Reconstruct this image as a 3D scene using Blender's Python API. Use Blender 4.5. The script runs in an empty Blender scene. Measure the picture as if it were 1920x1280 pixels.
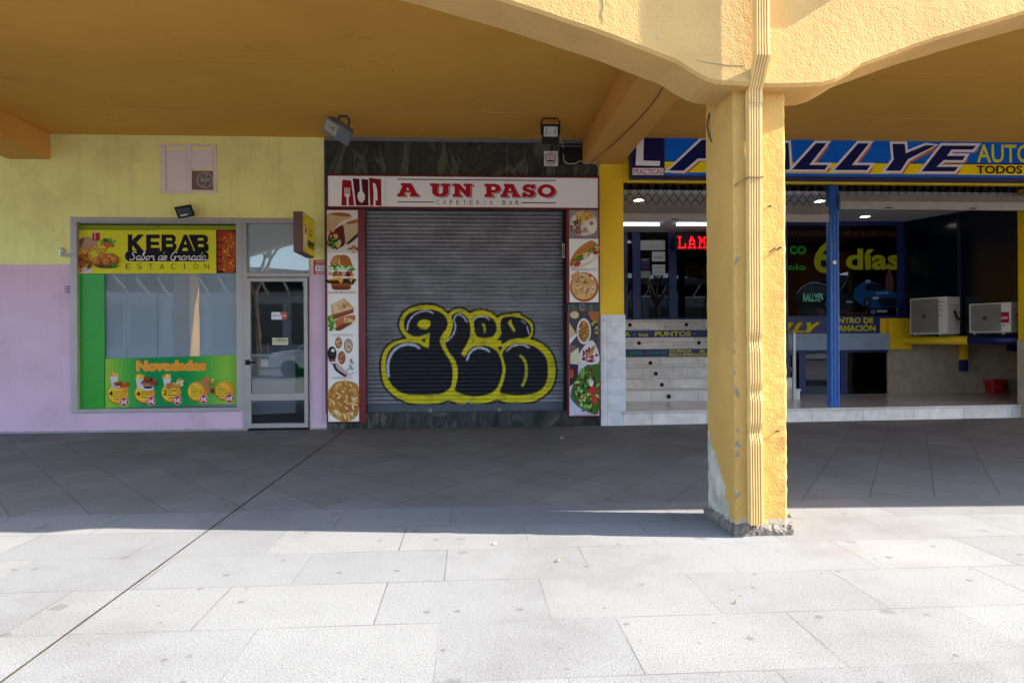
import bpy, bmesh, math, random
import numpy as np
from mathutils import Matrix, Vector
random.seed(4)
sc = bpy.context.scene
COL = sc.collection
# ---------------------------------------------------------------- camera, sky, sun, exposure
F = 1280.0; H = 1.17; D = 9.35
YAW = math.atan(80/1280); SN = math.sin(YAW); CS = math.cos(YAW); RO = .006
cam = bpy.data.cameras.new('camera'); camo = bpy.data.objects.new('camera', cam); COL.objects.link(camo)
cam.lens = 24; cam.sensor_width = 36; cam.clip_start = .05; cam.clip_end = 500
camo.matrix_world = Matrix.Translation((0, -D, H)) @ Matrix.Rotation(-YAW, 4, 'Z') @ Matrix.Rotation(math.pi/2, 4, 'X') @ Matrix.Rotation(-RO, 4, 'Z')
sc.camera = camo
EL = math.radians(32.5); AZ = math.radians(8.0)
world = bpy.data.worlds.new('World'); sc.world = world; world.use_nodes = True
wn = world.node_tree
sky = wn.nodes.new('ShaderNodeTexSky'); sky.sky_type = 'NISHITA'; sky.sun_disc = False
sky.sun_elevation = EL; sky.sun_rotation = math.radians(90)+AZ; sky.ozone_density = 2.0
bg = wn.nodes['Background']; bg.inputs[1].default_value = .14
wn.links.new(sky.outputs[0], bg.inputs[0])
sun = bpy.data.lights.new('sun', 'SUN'); sun.energy = 3.8; sun.angle = math.radians(.5); sun.color = (1, .95, .87)
suno = bpy.data.objects.new('sun', sun); COL.objects.link(suno)
ld = Vector((-math.cos(AZ)*math.cos(EL), math.sin(AZ)*math.cos(EL), -math.sin(EL)))
suno.rotation_euler = ld.to_track_quat('-Z', 'Y').to_euler()
sc.view_settings.view_transform = 'Standard'; sc.view_settings.look = 'None'
sc.view_settings.exposure = 2.3; sc.view_settings.gamma = 1
sc.cycles.max_bounces = 8; sc.cycles.diffuse_bounces = 5; sc.cycles.glossy_bounces = 4; sc.cycles.transparent_max_bounces = 12

# ---------------------------------------------------------------- measuring helpers (photo sight lines to points on real planes)
def ray(px, py):
    x = px-960; y = 640-py
    x, y = x*math.cos(RO)+y*math.sin(RO), -x*math.sin(RO)+y*math.cos(RO)
    u = x/F; v = y/F
    return SN+CS*u, CS-SN*u, v
def W(px, py, Y=0):
    a, b, v = ray(px, py); t = (Y+D)/b
    return a*t, H+v*t
def RX(x0, y0, x1, y1, Y=0):
    ym = (y0+y1)/2; xm = (x0+x1)/2
    return W(x0, ym, Y)[0], W(x1, ym, Y)[0], W(xm, y1, Y)[1], W(xm, y0, Y)[1]
def lin(c):
    if isinstance(c, str):
        c = tuple(int(c[i:i+2], 16) for i in (1, 3, 5))
    r = []
    for v in c[:3]:
        v = v/255
        r.append(v/12.92 if v < .04045 else ((v+.055)/1.055)**2.4)
    return tuple(r)

# ---------------------------------------------------------------- materials
def newmat(name):
    m = bpy.data.materials.new(name); m.use_nodes = True
    return m, m.node_tree.nodes, m.node_tree.links, m.node_tree.nodes['Principled BSDF']
def nd(n, t, **k):
    x = n.new(t)
    for a, b in k.items(): setattr(x, a, b)
    return x
def math_(n, l, op, a, b=None, c=None):
    x = n.new('ShaderNodeMath'); x.operation = op
    for i, v in enumerate((a, b, c)):
        if v is None: continue
        if isinstance(v, (int, float)): x.inputs[i].default_value = v
        else: l.new(v, x.inputs[i])
    return x.outputs[0]
def noise(n, l, vec, scale, detail=3, rough=.55):
    t = n.new('ShaderNodeTexNoise'); t.inputs['Scale'].default_value = scale; t.inputs['Detail'].default_value = detail; t.inputs['Roughness'].default_value = rough
    l.new(vec, t.inputs['Vector']); return t.outputs[0]
def ramp(n, l, f, pts):
    r = n.new('ShaderNodeValToRGB'); e = r.color_ramp.elements
    while len(e) < len(pts): e.new(.5)
    for i, (p, c) in enumerate(pts):
        e[i].position = p; e[i].color = (*c, 1) if len(c) == 3 else c
    l.new(f, r.inputs[0]); return r.outputs[0]
def mixc(n, l, f, a, b, bt='MIX'):
    m = n.new('ShaderNodeMix'); m.data_type = 'RGBA'; m.blend_type = bt
    for i, v in ((0, f), (6, a), (7, b)):
        if isinstance(v, (int, float)): m.inputs[i].default_value = v
        elif isinstance(v, tuple): m.inputs[i].default_value = (*v[:3], 1)
        else: l.new(v, m.inputs[i])
    return m.outputs[2]
def pos(n): return n.new('ShaderNodeNewGeometry').outputs['Position']
def pmat(name, col, rough=.6, var=.12, vs=3.0, bump=0, bs=60, metal=0, spec=.5, bd=3):
    m, n, l, p = newmat(name)
    c = lin(col) if isinstance(col, str) or max(col) > 1 else tuple(col)
    P = pos(n)
    f = noise(n, l, P, vs, 5)
    lo = tuple(x*(1-var) for x in c); hi = tuple(min(1, x*(1+var)) for x in c)
    l.new(ramp(n, l, f, [(.3, lo), (.7, hi)]), p.inputs['Base Color'])
    p.inputs['Roughness'].default_value = rough; p.inputs['Metallic'].default_value = metal
    p.inputs['Specular IOR Level'].default_value = spec
    if bump:
        b = n.new('ShaderNodeBump'); b.inputs['Distance'].default_value = bump; b.inputs['Strength'].default_value = 1
        l.new(noise(n, l, P, bs, bd), b.inputs['Height']); l.new(b.outputs[0], p.inputs['Normal'])
    return m
def emat(name, col, s):
    m, n, l, p = newmat(name)
    p.inputs['Base Color'].default_value = (*lin(col), 1); p.inputs['Emission Color'].default_value = (*lin(col), 1); p.inputs['Emission Strength'].default_value = s
    return m
def artmat(name, rough=.45, spec=.4):
    m, n, l, p = newmat(name)
    a = nd(n, 'ShaderNodeAttribute', attribute_name='Col')
    f = noise(n, l, pos(n), 25, 3)
    l.new(mixc(n, l, 1.0, a.outputs[0], ramp(n, l, f, [(.3, (.88,)*3), (.7, (1,)*3)]), 'MULTIPLY'), p.inputs['Base Color'])
    p.inputs['Roughness'].default_value = rough; p.inputs['Specular IOR Level'].default_value = spec
    return m
def glassmat(name, tint=(.8, .85, .85), ior=1.5, dirt=.0):
    m, n, l, p = newmat(name)
    n.remove(p)
    out = [x for x in n if x.type == 'OUTPUT_MATERIAL'][0]
    tr = n.new('ShaderNodeBsdfTransparent'); tr.inputs[0].default_value = (*tint, 1)
    gl = n.new('ShaderNodeBsdfGlossy'); gl.inputs['Roughness'].default_value = .01
    fr = n.new('ShaderNodeFresnel'); fr.inputs[0].default_value = ior
    P = pos(n); b = n.new('ShaderNodeBump'); b.inputs['Distance'].default_value = .004; b.inputs['Strength'].default_value = .25
    l.new(noise(n, l, P, 1.6, 1), b.inputs['Height']); l.new(b.outputs[0], gl.inputs['Normal'])
    mx = n.new('ShaderNodeMixShader'); l.new(fr.outputs[0], mx.inputs[0]); l.new(tr.outputs[0], mx.inputs[1]); l.new(gl.outputs[0], mx.inputs[2])
    l.new(mx.outputs[0], out.inputs[0])
    return m
def stucco(name, col, base=True, height=.012):
    m, n, l, p = newmat(name)
    P = pos(n); c = lin(col)
    f = noise(n, l, P, 1.3, 6, .6)
    colr = ramp(n, l, f, [(.3, tuple(x*.84 for x in c)), (.55, c), (.75, tuple(min(1, x*1.1) for x in c))])
    sp = noise(n, l, P, 14, 4, .6)
    colr = mixc(n, l, math_(n, l, 'MULTIPLY', math_(n, l, 'GREATER_THAN', sp, .70), .45), colr, lin('#9a8f78'))
    h1 = noise(n, l, P, 95, 3, .6); h2 = noise(n, l, P, 22, 3, .6); h3 = noise(n, l, P, 4, 2)
    hh = math_(n, l, 'ADD', math_(n, l, 'MULTIPLY', h1, .7), math_(n, l, 'ADD', math_(n, l, 'MULTIPLY', h2, .8), math_(n, l, 'MULTIPLY', h3, .9)))
    b = n.new('ShaderNodeBump'); b.inputs['Distance'].default_value = height; b.inputs['Strength'].default_value = .55
    l.new(hh, b.inputs['Height']); l.new(b.outputs[0], p.inputs['Normal'])
    if base:   # peeled paint towards the foot of the left face + chipped arris
        s = n.new('ShaderNodeSeparateXYZ'); l.new(P, s.inputs[0])
        g = n.new('ShaderNodeNewGeometry'); sn = n.new('ShaderNodeSeparateXYZ'); l.new(g.outputs['True Normal'], sn.inputs[0])
        left = math_(n, l, 'LESS_THAN', sn.outputs[0], -.5)
        ss = math_(n, l, 'DIVIDE', math_(n, l, 'SUBTRACT', -4.86, s.outputs[1]), .5)
        lim = math_(n, l, 'SUBTRACT', .60, math_(n, l, 'MULTIPLY', ss, .62))
        lim = math_(n, l, 'ADD', lim, math_(n, l, 'MULTIPLY', math_(n, l, 'SUBTRACT', noise(n, l, P, 11, 3), .5), .35))
        peel = math_(n, l, 'MULTIPLY', left, math_(n, l, 'LESS_THAN', s.outputs[2], lim))
        grey = ramp(n, l, noise(n, l, P, 9, 5), [(.3, lin('#958f84')), (.7, lin('#cdc5b4'))])
        colr = mixc(n, l, peel, colr, grey)
        # chips along the near left arris
        e1 = math_(n, l, 'ABSOLUTE', math_(n, l, 'SUBTRACT', s.outputs[0], 1.59)); e2 = math_(n, l, 'ABSOLUTE', math_(n, l, 'ADD', s.outputs[1], 5.35))
        e = math_(n, l, 'ADD', e1, e2)
        ch = math_(n, l, 'LESS_THAN', e, math_(n, l, 'MULTIPLY', math_(n, l, 'SUBTRACT', noise(n, l, P, 9, 4, .7), .53), .28))
        ch = math_(n, l, 'MULTIPLY', ch, math_(n, l, 'LESS_THAN', s.outputs[2], 1.9))
        colr = mixc(n, l, ch, colr, lin('#8a7f6c'))
        # dirt splash near ground
        dn = math_(n, l, 'LESS_THAN', s.outputs[2], math_(n, l, 'MULTIPLY', noise(n, l, P, 16, 4), .17))
        colr = mixc(n, l, math_(n, l, 'MULTIPLY', dn, .8), colr, lin('#a59e8e'))
    l.new(colr, p.inputs['Base Color']); p.inputs['Roughness'].default_value = .9; p.inputs['Specular IOR Level'].default_value = .15
    return m

M = {}
M['stucco'] = stucco('stucco_pillar', '#c59a55')
M['stuccob'] = stucco('stucco_beam', '#c8a064', False, .011)
M['ceil'] = pmat('ceiling_paint', '#d49a3c', .8, .07, .8, .003, 25)
def ceilmat():
    m, n, l, p = newmat('ceiling_paint'); P = pos(n); c = lin('#dea444')
    a = ramp(n, l, noise(n, l, P, .5, 6, .6), [(.3, tuple(x*.86 for x in c)), (.65, c)])
    st = ramp(n, l, noise(n, l, P, 1.7, 7, .75), [(.30, (.86, .84, .80)), (.40, (1,)*3)])
    a = mixc(n, l, 1.0, a, st, 'MULTIPLY')
    v = n.new('ShaderNodeTexVoronoi'); v.voronoi_dimensions = '2D'; v.inputs['Scale'].default_value = .8; l.new(P, v.inputs['Vector'])
    a = mixc(n, l, math_(n, l, 'MULTIPLY', math_(n, l, 'LESS_THAN', v.outputs['Distance'], .009), .6), a, lin('#5a4020'))
    l.new(a, p.inputs['Base Color']); p.inputs['Roughness'].default_value = .8; p.inputs['Specular IOR Level'].default_value = .3
    b = n.new('ShaderNodeBump'); b.inputs['Distance'].default_value = .006; b.inputs['Strength'].default_value = .5
    l.new(noise(n, l, P, 6, 4), b.inputs['Height']); l.new(b.outputs[0], p.inputs['Normal']); return m
M['ceil'] = ceilmat()
M['beam'] = pmat('beam_paint', '#d29842', .8, .06, 1.2, .003, 25)
M['alu'] = pmat('aluminium', '#a39c98', .42, .05, 4, metal=.25)
M['white'] = pmat('white_panel', '#e6e2df', .45, .03, 2)
M['ivory'] = pmat('ivory_plastic', '#d4b070', .5, .1, 6, spec=.35)
M['red'] = pmat('oxblood_frame', '#6e1018', .4, .08, 3)
M['brown'] = pmat('brown_case', '#5a3a3a', .5, .06, 4)
M['black'] = pmat('black_plastic', '#121214', .6, .1, 5, spec=.25)
M['dark'] = pmat('dark_interior', '#23262c', .8, .2, 2)
M['darkgrey'] = pmat('dark_grey', '#3c4047', .7, .2, 2)
M['grey'] = pmat('grey_metal', '#73757c', .4, .08, 5, metal=.3)
M['steel'] = pmat('steel', '#a9a9aa', .3, .05, 5, metal=.8)
M['yellow'] = pmat('yellow_paint', '#e3b800', .55, .06, 2, .002, 40)
M['navy'] = pmat('navy_paint', '#14205e', .4, .1, 3)
M['blue'] = pmat('blue_post_paint', '#1d5cac', .42, .08, 4)
M['shutgrey'] = pmat('grille_bar', '#97948f', .45, .1, 6, metal=.3)
M['wire'] = pmat('grille_wire', '#2c2b2a', .5, .1, 6, metal=.3)
M['soffit'] = pmat('pale_soffit', '#b8bac0', .7, .04, 2)
M['tube'] = emat('tube_light', '#f2f6ff', 1.3)
M['lamp'] = emat('downlight_glow', '#fff8e8', 1.1)
M['led'] = emat('led_red', '#ff0a18', .30)
M['green_led'] = emat('green_led', '#8fe020', .2)
M['bucket'] = pmat('red_plastic', '#a01420', .35, .05, 4)
M['cable'] = pmat('cable_cover', '#c8b48c', .5, .1, 4)
M['cabledark'] = pmat('dark_cable', '#4a4038', .6, .1, 4)
M['blind'] = pmat('paper_blind', '#e2e6ea', .6, .05, 2, .001, 3)
M['frost'] = pmat('frosted_film', '#eef2ee', .5, .04, 2)
M['greenv'] = None
M['glass'] = glassmat('window_glass', (.93, .95, .96), 1.8)
M['glassd'] = glassmat('tinted_glass', (.35, .4, .5), 1.5)
M['glassn'] = glassmat('navy_glass', (.1, .14, .3), 1.45)
M['tar'] = pmat('tar_mortar', '#6e655a', .9, .5, 14, .014, 30)
M['art'] = artmat('printed_vinyl', .6, .15)
M['artg'] = artmat('printed_gloss', .3, .5)
M['asph'] = pmat('asphalt', (.11, .11, .115), .9, .15, 4, .004, 80)
M['bark'] = pmat('bark', '#5a5048', .9, .2, 6)
M['carw'] = pmat('car_white', '#dcdfe2', .25, .02, 2)
M['bwall'] = pmat('render_wall', '#8d8d8c', .8, .1, 1)
M['broof'] = pmat('dark_roof', '#3d3f44', .7, .1, 1)
M['rubber'] = pmat('rubber', '#161616', .8, .1, 5)

def tilemat(name, base, mortar, bw, rh, off, rough=.35, var=.12, mw=.003, swap=False, vein=True):
    m, n, l, p = newmat(name)
    P = pos(n); s = n.new('ShaderNodeSeparateXYZ'); l.new(P, s.inputs[0])
    cx = n.new('ShaderNodeCombineXYZ'); l.new(math_(n, l, 'ADD', s.outputs[0], off[0]), cx.inputs[0]); l.new(math_(n, l, 'ADD', s.outputs[2], off[1]), cx.inputs[1])
    b = n.new('ShaderNodeTexBrick'); l.new(cx.outputs[0], b.inputs['Vector'])
    c = lin(base)
    b.inputs['Color1'].default_value = (*[x*(1-var) for x in c], 1); b.inputs['Color2'].default_value = (*[min(1, x*(1+var)) for x in c], 1)
    b.inputs['Mortar'].default_value = (*lin(mortar), 1); b.inputs['Scale'].default_value = 1; b.inputs['Brick Width'].default_value = bw; b.inputs['Row Height'].default_value = rh
    b.inputs['Mortar Size'].default_value = mw; b.offset = .5 if not swap else 0
    st = ramp(n, l, noise(n, l, P, 7, 6, .65), [(.35, (.8, .78, .75)), (.6, (1, 1, 1))])
    l.new(mixc(n, l, 1.0, b.outputs[0], st, 'MULTIPLY'), p.inputs['Base Color'])
    p.inputs['Roughness'].default_value = rough
    return m
M['marblestep'] = tilemat('cream_marble', '#e2dbd5', '#7d7770', .78, .19, (.2, 0), .3)
M['coltile'] = tilemat('column_tile', '#d6d7db', '#a4a4a6', .5, .235, (.1, .04), .3, .05, .0025, True)
M['beige'] = tilemat('beige_wall_tile', '#b5a48f', '#9c8d79', .62, .33, (.1, .1), .4, .04, .002, True)

def wallpaint():
    m, n, l, p = newmat('two_tone_wall_paint')
    P = pos(n); s = n.new('ShaderNodeSeparateXYZ'); l.new(P, s.inputs[0])
    z = math_(n, l, 'ADD', s.outputs[2], math_(n, l, 'MULTIPLY', math_(n, l, 'SUBTRACT', noise(n, l, P, 20, 3), .5), .012))
    f = math_(n, l, 'GREATER_THAN', z, W(60, 496)[1])
    v = ramp(n, l, noise(n, l, P, 1.5, 6, .6), [(.3, (.80, .79, .77)), (.5, (.95,)*3), (.7, (1,)*3)])
    c = mixc(n, l, f, lin('#d4b2c6'), lin('#ebe48e'))
    c = mixc(n, l, 1.0, c, v, 'MULTIPLY')
    sp = noise(n, l, P, 9, 5, .7)
    c = mixc(n, l, math_(n, l, 'MULTIPLY', math_(n, l, 'GREATER_THAN', sp, .68), .35), c, lin('#8d8264'))
    mpw = n.new('ShaderNodeMapping'); mpw.inputs['Scale'].default_value = (5, 1, .35); l.new(P, mpw.inputs[0])
    c = mixc(n, l, 1.0, c, ramp(n, l, noise(n, l, mpw.outputs[0], 2, 5, .7), [(.34, (.93, .92, .91)), (.46, (1,)*3)]), 'MULTIPLY')
    # worn grey line at the foot
    ft = math_(n, l, 'LESS_THAN', s.outputs[2], math_(n, l, 'MULTIPLY', noise(n, l, P, 6, 5, .7), .055))
    c = mixc(n, l, ft, c, lin('#8e8a8c'))
    l.new(c, p.inputs['Base Color']); p.inputs['Roughness'].default_value = .75
    b = n.new('ShaderNodeBump'); b.inputs['Distance'].default_value = .012; b.inputs['Strength'].default_value = .5
    hh = math_(n, l, 'ADD', noise(n, l, P, 3.5, 5, .6), math_(n, l, 'MULTIPLY', noise(n, l, P, 40, 3), .15))
    l.new(hh, b.inputs['Height']); l.new(b.outputs[0], p.inputs['Normal'])
    return m
M['wall'] = wallpaint()

def marblemat():
    m, n, l, p = newmat('dark_green_marble')
    P = pos(n)
    mp = n.new('ShaderNodeMapping'); mp.inputs['Rotation'].default_value = (0, math.radians(-38), 0); mp.inputs['Scale'].default_value = (1.5, 1, .55); l.new(P, mp.inputs[0])
    w = n.new('ShaderNodeTexNoise'); w.inputs['Scale'].default_value = 1.3; w.inputs['Detail'].default_value = 9; w.inputs['Roughness'].default_value = .62; w.inputs['Distortion'].default_value = 1.6
    l.new(mp.outputs[0], w.inputs['Vector'])
    c = ramp(n, l, w.outputs[0], [(.34, lin('#1b1e1c')), (.46, lin('#3a3d36')), (.52, lin('#25282a')), (.58, lin('#55594b')), (.64, lin('#26292a')), (.75, lin('#474a40'))])
    s = n.new('ShaderNodeSeparateXYZ'); l.new(P, s.inputs[0])
    j = math_(n, l, 'FRACT', math_(n, l, 'DIVIDE', math_(n, l, 'ADD', s.outputs[0], 6.32), 1.37))
    c = mixc(n, l, math_(n, l, 'LESS_THAN', j, .004), c, lin('#6d6f68'))
    l.new(c, p.inputs['Base Color']); p.inputs['Roughness'].default_value = .25
    return m
M['marble'] = marblemat()

def paving():
    m, n, l, p = newmat('granite_paving')
    P = pos(n); s = n.new('ShaderNodeSeparateXYZ'); l.new(P, s.inputs[0])
    cx = n.new('ShaderNodeCombineXYZ'); l.new(math_(n, l, 'ADD', s.outputs[0], .13), cx.inputs[0]); l.new(math_(n, l, 'ADD', s.outputs[1], 5.49+50), cx.inputs[1])
    b = n.new('ShaderNodeTexBrick'); l.new(cx.outputs[0], b.inputs['Vector'])
    b.inputs['Color1'].default_value = (.86, .86, .87, 1); b.inputs['Color2'].default_value = (1, 1, .985, 1); b.inputs['Mortar'].default_value = (.95, .95, .94, 1)
    b.inputs['Scale'].default_value = 1; b.inputs['Brick Width'].default_value = .74; b.inputs['Row Height'].default_value = .5; b.inputs['Mortar Size'].default_value = .0032; b.offset = .37
    # diagonal flags under the arcade
    def fam(ang, sp, off):
        a = math.radians(ang)
        v = math_(n, l, 'ADD', math_(n, l, 'MULTIPLY', s.outputs[0], math.cos(a)), math_(n, l, 'MULTIPLY', s.outputs[1], -math.sin(a)))
        q = math_(n, l, 'DIVIDE', math_(n, l, 'ADD', v, off+40), sp)
        return math_(n, l, 'LESS_THAN', math_(n, l, 'FRACT', q), .015), math_(n, l, 'FLOOR', q)
    j1, i1 = fam(34, .42, .0); j2, i2 = fam(-38, .42, .1)
    j = math_(n, l, 'MAXIMUM', j1, j2)
    wn_ = n.new('ShaderNodeTexWhiteNoise'); wn_.noise_dimensions = '2D'
    cc = n.new('ShaderNodeCombineXYZ'); l.new(i1, cc.inputs[0]); l.new(i2, cc.inputs[1]); l.new(cc.outputs[0], wn_.inputs[0])
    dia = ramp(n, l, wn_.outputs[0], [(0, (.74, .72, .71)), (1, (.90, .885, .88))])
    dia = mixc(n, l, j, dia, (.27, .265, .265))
    # between the two a single flush course
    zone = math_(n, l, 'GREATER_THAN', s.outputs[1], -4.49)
    jn = math_(n, l, 'MULTIPLY', b.outputs['Fac'], ramp(n, l, noise(n, l, P, 1.1, 4, .7), [(.38, (.12,)*3), (.62, (1,)*3)]))
    bc = mixc(n, l, jn, b.outputs[0], (.34, .33, .32))
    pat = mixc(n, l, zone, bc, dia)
    sp1 = noise(n, l, P, 210, 2, .6); sp2 = noise(n, l, P, 90, 3, .65)
    gr = ramp(n, l, sp1, [(.34, (.30, .30, .32)), (.45, (.80, .80, .80)), (.52, (1.0, 1.0, .99)), (.64, (1.22, 1.22, 1.2))])
    gr2 = ramp(n, l, sp2, [(.32, (.66, .66, .67)), (.48, (1, 1, 1))])
    big = ramp(n, l, noise(n, l, P, .9, 7, .7), [(.32, (.76, .75, .73)), (.5, (.95, .95, .94)), (.65, (1.02, 1.02, 1.01))])
    c = mixc(n, l, 1.0, pat, gr, 'MULTIPLY'); c = mixc(n, l, 1.0, c, gr2, 'MULTIPLY'); c = mixc(n, l, 1.0, c, big, 'MULTIPLY')
    # trodden gum and drip spots
    vo = n.new('ShaderNodeTexVoronoi'); vo.voronoi_dimensions = '2D'; vo.inputs['Scale'].default_value = 2.2; l.new(P, vo.inputs['Vector'])
    wob = math_(n, l, 'MULTIPLY', noise(n, l, P, 26, 4), .16)
    sc_ = n.new('ShaderNodeSeparateColor'); l.new(vo.outputs['Color'], sc_.inputs[0])
    rad = math_(n, l, 'ADD', math_(n, l, 'MULTIPLY', math_(n, l, 'SUBTRACT', sc_.outputs[0], .6), .19), wob)
    gum = math_(n, l, 'LESS_THAN', vo.outputs['Distance'], math_(n, l, 'SUBTRACT', rad, .075))
    c = mixc(n, l, math_(n, l, 'MULTIPLY', gum, .34), c, (.2, .2, .2))
    v2 = n.new('ShaderNodeTexVoronoi'); v2.voronoi_dimensions = '2D'; v2.inputs['Scale'].default_value = 5.5; l.new(P, v2.inputs['Vector'])
    s2 = n.new('ShaderNodeSeparateColor'); l.new(v2.outputs['Color'], s2.inputs[0])
    g2 = math_(n, l, 'LESS_THAN', v2.outputs['Distance'], math_(n, l, 'MULTIPLY', math_(n, l, 'SUBTRACT', s2.outputs[1], .7), .34))
    c = mixc(n, l, math_(n, l, 'MULTIPLY', g2, .5), c, (.22, .21, .2))
    # rusty drip stain in front of the pillar
    for (ox, oy, r) in ((2.0, -5.7, .3), (2.32, -5.95, .24)):
        dx = math_(n, l, 'SUBTRACT', s.outputs[0], ox); dy = math_(n, l, 'MULTIPLY', math_(n, l, 'SUBTRACT', s.outputs[1], oy), 2.2)
        d = math_(n, l, 'SQRT', math_(n, l, 'ADD', math_(n, l, 'MULTIPLY', dx, dx), math_(n, l, 'MULTIPLY', dy, dy)))
        st = math_(n, l, 'MULTIPLY', ramp(n, l, math_(n, l, 'DIVIDE', d, r), [(0, (1,)*3), (1, (0,)*3)]), math_(n, l, 'MULTIPLY', noise(n, l, P, 9, 5, .7), .55))
        c = mixc(n, l, st, c, (.62, .45, .3))
    # walked-in grime by the shop fronts
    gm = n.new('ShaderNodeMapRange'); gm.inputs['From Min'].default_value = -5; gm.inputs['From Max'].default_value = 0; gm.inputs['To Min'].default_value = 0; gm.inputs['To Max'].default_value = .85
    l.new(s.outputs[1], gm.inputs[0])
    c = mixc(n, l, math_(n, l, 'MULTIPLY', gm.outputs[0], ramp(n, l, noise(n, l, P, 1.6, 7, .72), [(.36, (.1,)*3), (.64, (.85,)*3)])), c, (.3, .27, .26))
    c = mixc(n, l, 1.0, c, (.250, .249, .246), 'MULTIPLY')
    l.new(c, p.inputs['Base Color']); p.inputs['Roughness'].default_value = .75; p.inputs['Specular IOR Level'].default_value = .3
    bp = n.new('ShaderNodeBump'); bp.inputs['Distance'].default_value = .0015; bp.inputs['Strength'].default_value = .3
    l.new(math_(n, l, 'ADD', sp1, sp2), bp.inputs['Height']); l.new(bp.outputs[0], p.inputs['Normal'])
    return m
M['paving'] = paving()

def shutmat():
    m, n, l, p = newmat('galvanised_slats')
    P = pos(n)
    mp = n.new('ShaderNodeMapping'); mp.inputs['Scale'].default_value = (.6, 1, 7); l.new(P, mp.inputs[0])
    f = noise(n, l, mp.outputs[0], 2.2, 5, .65)
    c = ramp(n, l, f, [(.3, lin('#75767a')), (.5, lin('#838488')), (.7, lin('#94959a'))])
    g = noise(n, l, P, 3.2, 5, .65)
    c = mixc(n, l, 1.0, c, ramp(n, l, g, [(.35, (.68, .67, .66)), (.6, (1, 1, 1))]), 'MULTIPLY')
    l.new(c, p.inputs['Base Color']); p.inputs['Roughness'].default_value = .42; p.inputs['Metallic'].default_value = .45
    return m
M['slat'] = shutmat()

# ---------------------------------------------------------------- object helpers
ORG = {}
def tag(o, label=None, cat=None, group=None, kind=None):
    if label: o['label'] = label
    if cat: o['category'] = cat
    if group: o['group'] = group
    if kind: o['kind'] = kind
    return o
def thing(name, label, cat, loc=(0, 0, 0), group=None):
    o = bpy.data.objects.new(name, None); COL.objects.link(o); o.location = loc; o.empty_display_size = .1
    ORG[o.name] = Vector(loc)
    return tag(o, label, cat, group)
class MB:
    def __init__(s): s.v = []; s.f = []; s.c = []
    def face(s, pts, c=None):
        i = len(s.v); s.v += [tuple(p) for p in pts]; s.f.append(tuple(range(i, i+len(pts)))); s.c.append(c)
    def box(s, x0, y0, z0, x1, y1, z1):
        x0, x1 = sorted((x0, x1)); y0, y1 = sorted((y0, y1)); z0, z1 = sorted((z0, z1))
        i = len(s.v)
        s.v += [(x0, y0, z0), (x1, y0, z0), (x1, y1, z0), (x0, y1, z0), (x0, y0, z1), (x1, y0, z1), (x1, y1, z1), (x0, y1, z1)]
        for f in ((0, 3, 2, 1), (4, 5, 6, 7), (0, 1, 5, 4), (1, 2, 6, 5), (2, 3, 7, 6), (3, 0, 4, 7)):
            s.f.append(tuple(i+k for k in f)); s.c.append(None)
        return s
    def pbox(s, x0, y0, x1, y1, Yf, Yb):
        a, b, c, d = RX(x0, y0, x1, y1, Yf); return s.box(a, Yf, c, b, Yb, d)
    def prism(s, pts, a, b):      # pts: list of 3D points; extrude by vector (a..b) along unit dir given as tuple vec
        n = len(pts); i = len(s.v); vec = Vector(b)
        s.v += [tuple(Vector(p)+Vector(a)) for p in pts]+[tuple(Vector(p)+vec) for p in pts]
        s.f.append(tuple(range(i+n-1, i-1, -1))); s.f.append(tuple(range(i+n, i+2*n))); s.c += [None]*2
        for k in range(n):
            s.f.append((i+k, i+(k+1) % n, i+n+(k+1) % n, i+n+k)); s.c.append(None)
        return s
    def tube(s, path, r, seg=8, cap=True):
        path = [Vector(p) for p in path]; rings = []
        for k, p in enumerate(path):
            d = (path[min(k+1, len(path)-1)]-path[max(k-1, 0)]).normalized()
            u = d.cross(Vector((0, 0, 1)))
            if u.length < 1e-3: u = d.cross(Vector((0, 1, 0)))
            u.normalize(); w = d.cross(u); i = len(s.v); rr = r[k] if isinstance(r, (list, tuple)) else r
            s.v += [tuple(p+(u*math.cos(2*math.pi*q/seg)+w*math.sin(2*math.pi*q/seg))*rr) for q in range(seg)]; rings.append(i)
        for a, b in zip(rings, rings[1:]):
            for q in range(seg):
                s.f.append((a+q, a+(q+1) % seg, b+(q+1) % seg, b+q)); s.c.append(None)
        if cap:
            s.f.append(tuple(range(rings[0]+seg-1, rings[0]-1, -1))); s.f.append(tuple(range(rings[-1], rings[-1]+seg))); s.c += [None]*2
        return s
    def disc(s, c, n, r, th, seg=24):
        c = Vector(c); n = Vector(n).normalized(); return s.tube([c, c+n*th], r, seg)
    def build(s, name, mat, parent=None, bevel=0, smooth=False, fixn=True):
        me = bpy.data.meshes.new(name)
        off = ORG.get(parent.name, Vector()) if parent else Vector()
        me.from_pydata([tuple(Vector(v)-off) for v in s.v], [], s.f)
        o = bpy.data.objects.new(name, me); COL.objects.link(o)
        if parent: o.parent = parent; ORG[o.name] = off
        me.materials.append(M[mat] if isinstance(mat, str) else mat)
        if any(c is not None for c in s.c):
            at = me.color_attributes.new('Col', 'FLOAT_COLOR', 'CORNER')
            arr = []
            for f, c in zip(s.f, s.c): arr += [(*(c or (.5, .5, .5)), 1)]*len(f)
            at.data.foreach_set('color', np.array(arr, dtype=np.float32).ravel())
        if fixn:
            bm = bmesh.new(); bm.from_mesh(me); bmesh.ops.recalc_face_normals(bm, faces=bm.faces[:]); bm.to_mesh(me); bm.free()
        if bevel:
            md = o.modifiers.new('bevel', 'BEVEL'); md.width = bevel; md.segments = 2; md.limit_method = 'ANGLE'
        if smooth:
            me.polygons.foreach_set('use_smooth', [True]*len(me.polygons))
        return o
def struct(o): o['kind'] = 'structure'; return o
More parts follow.
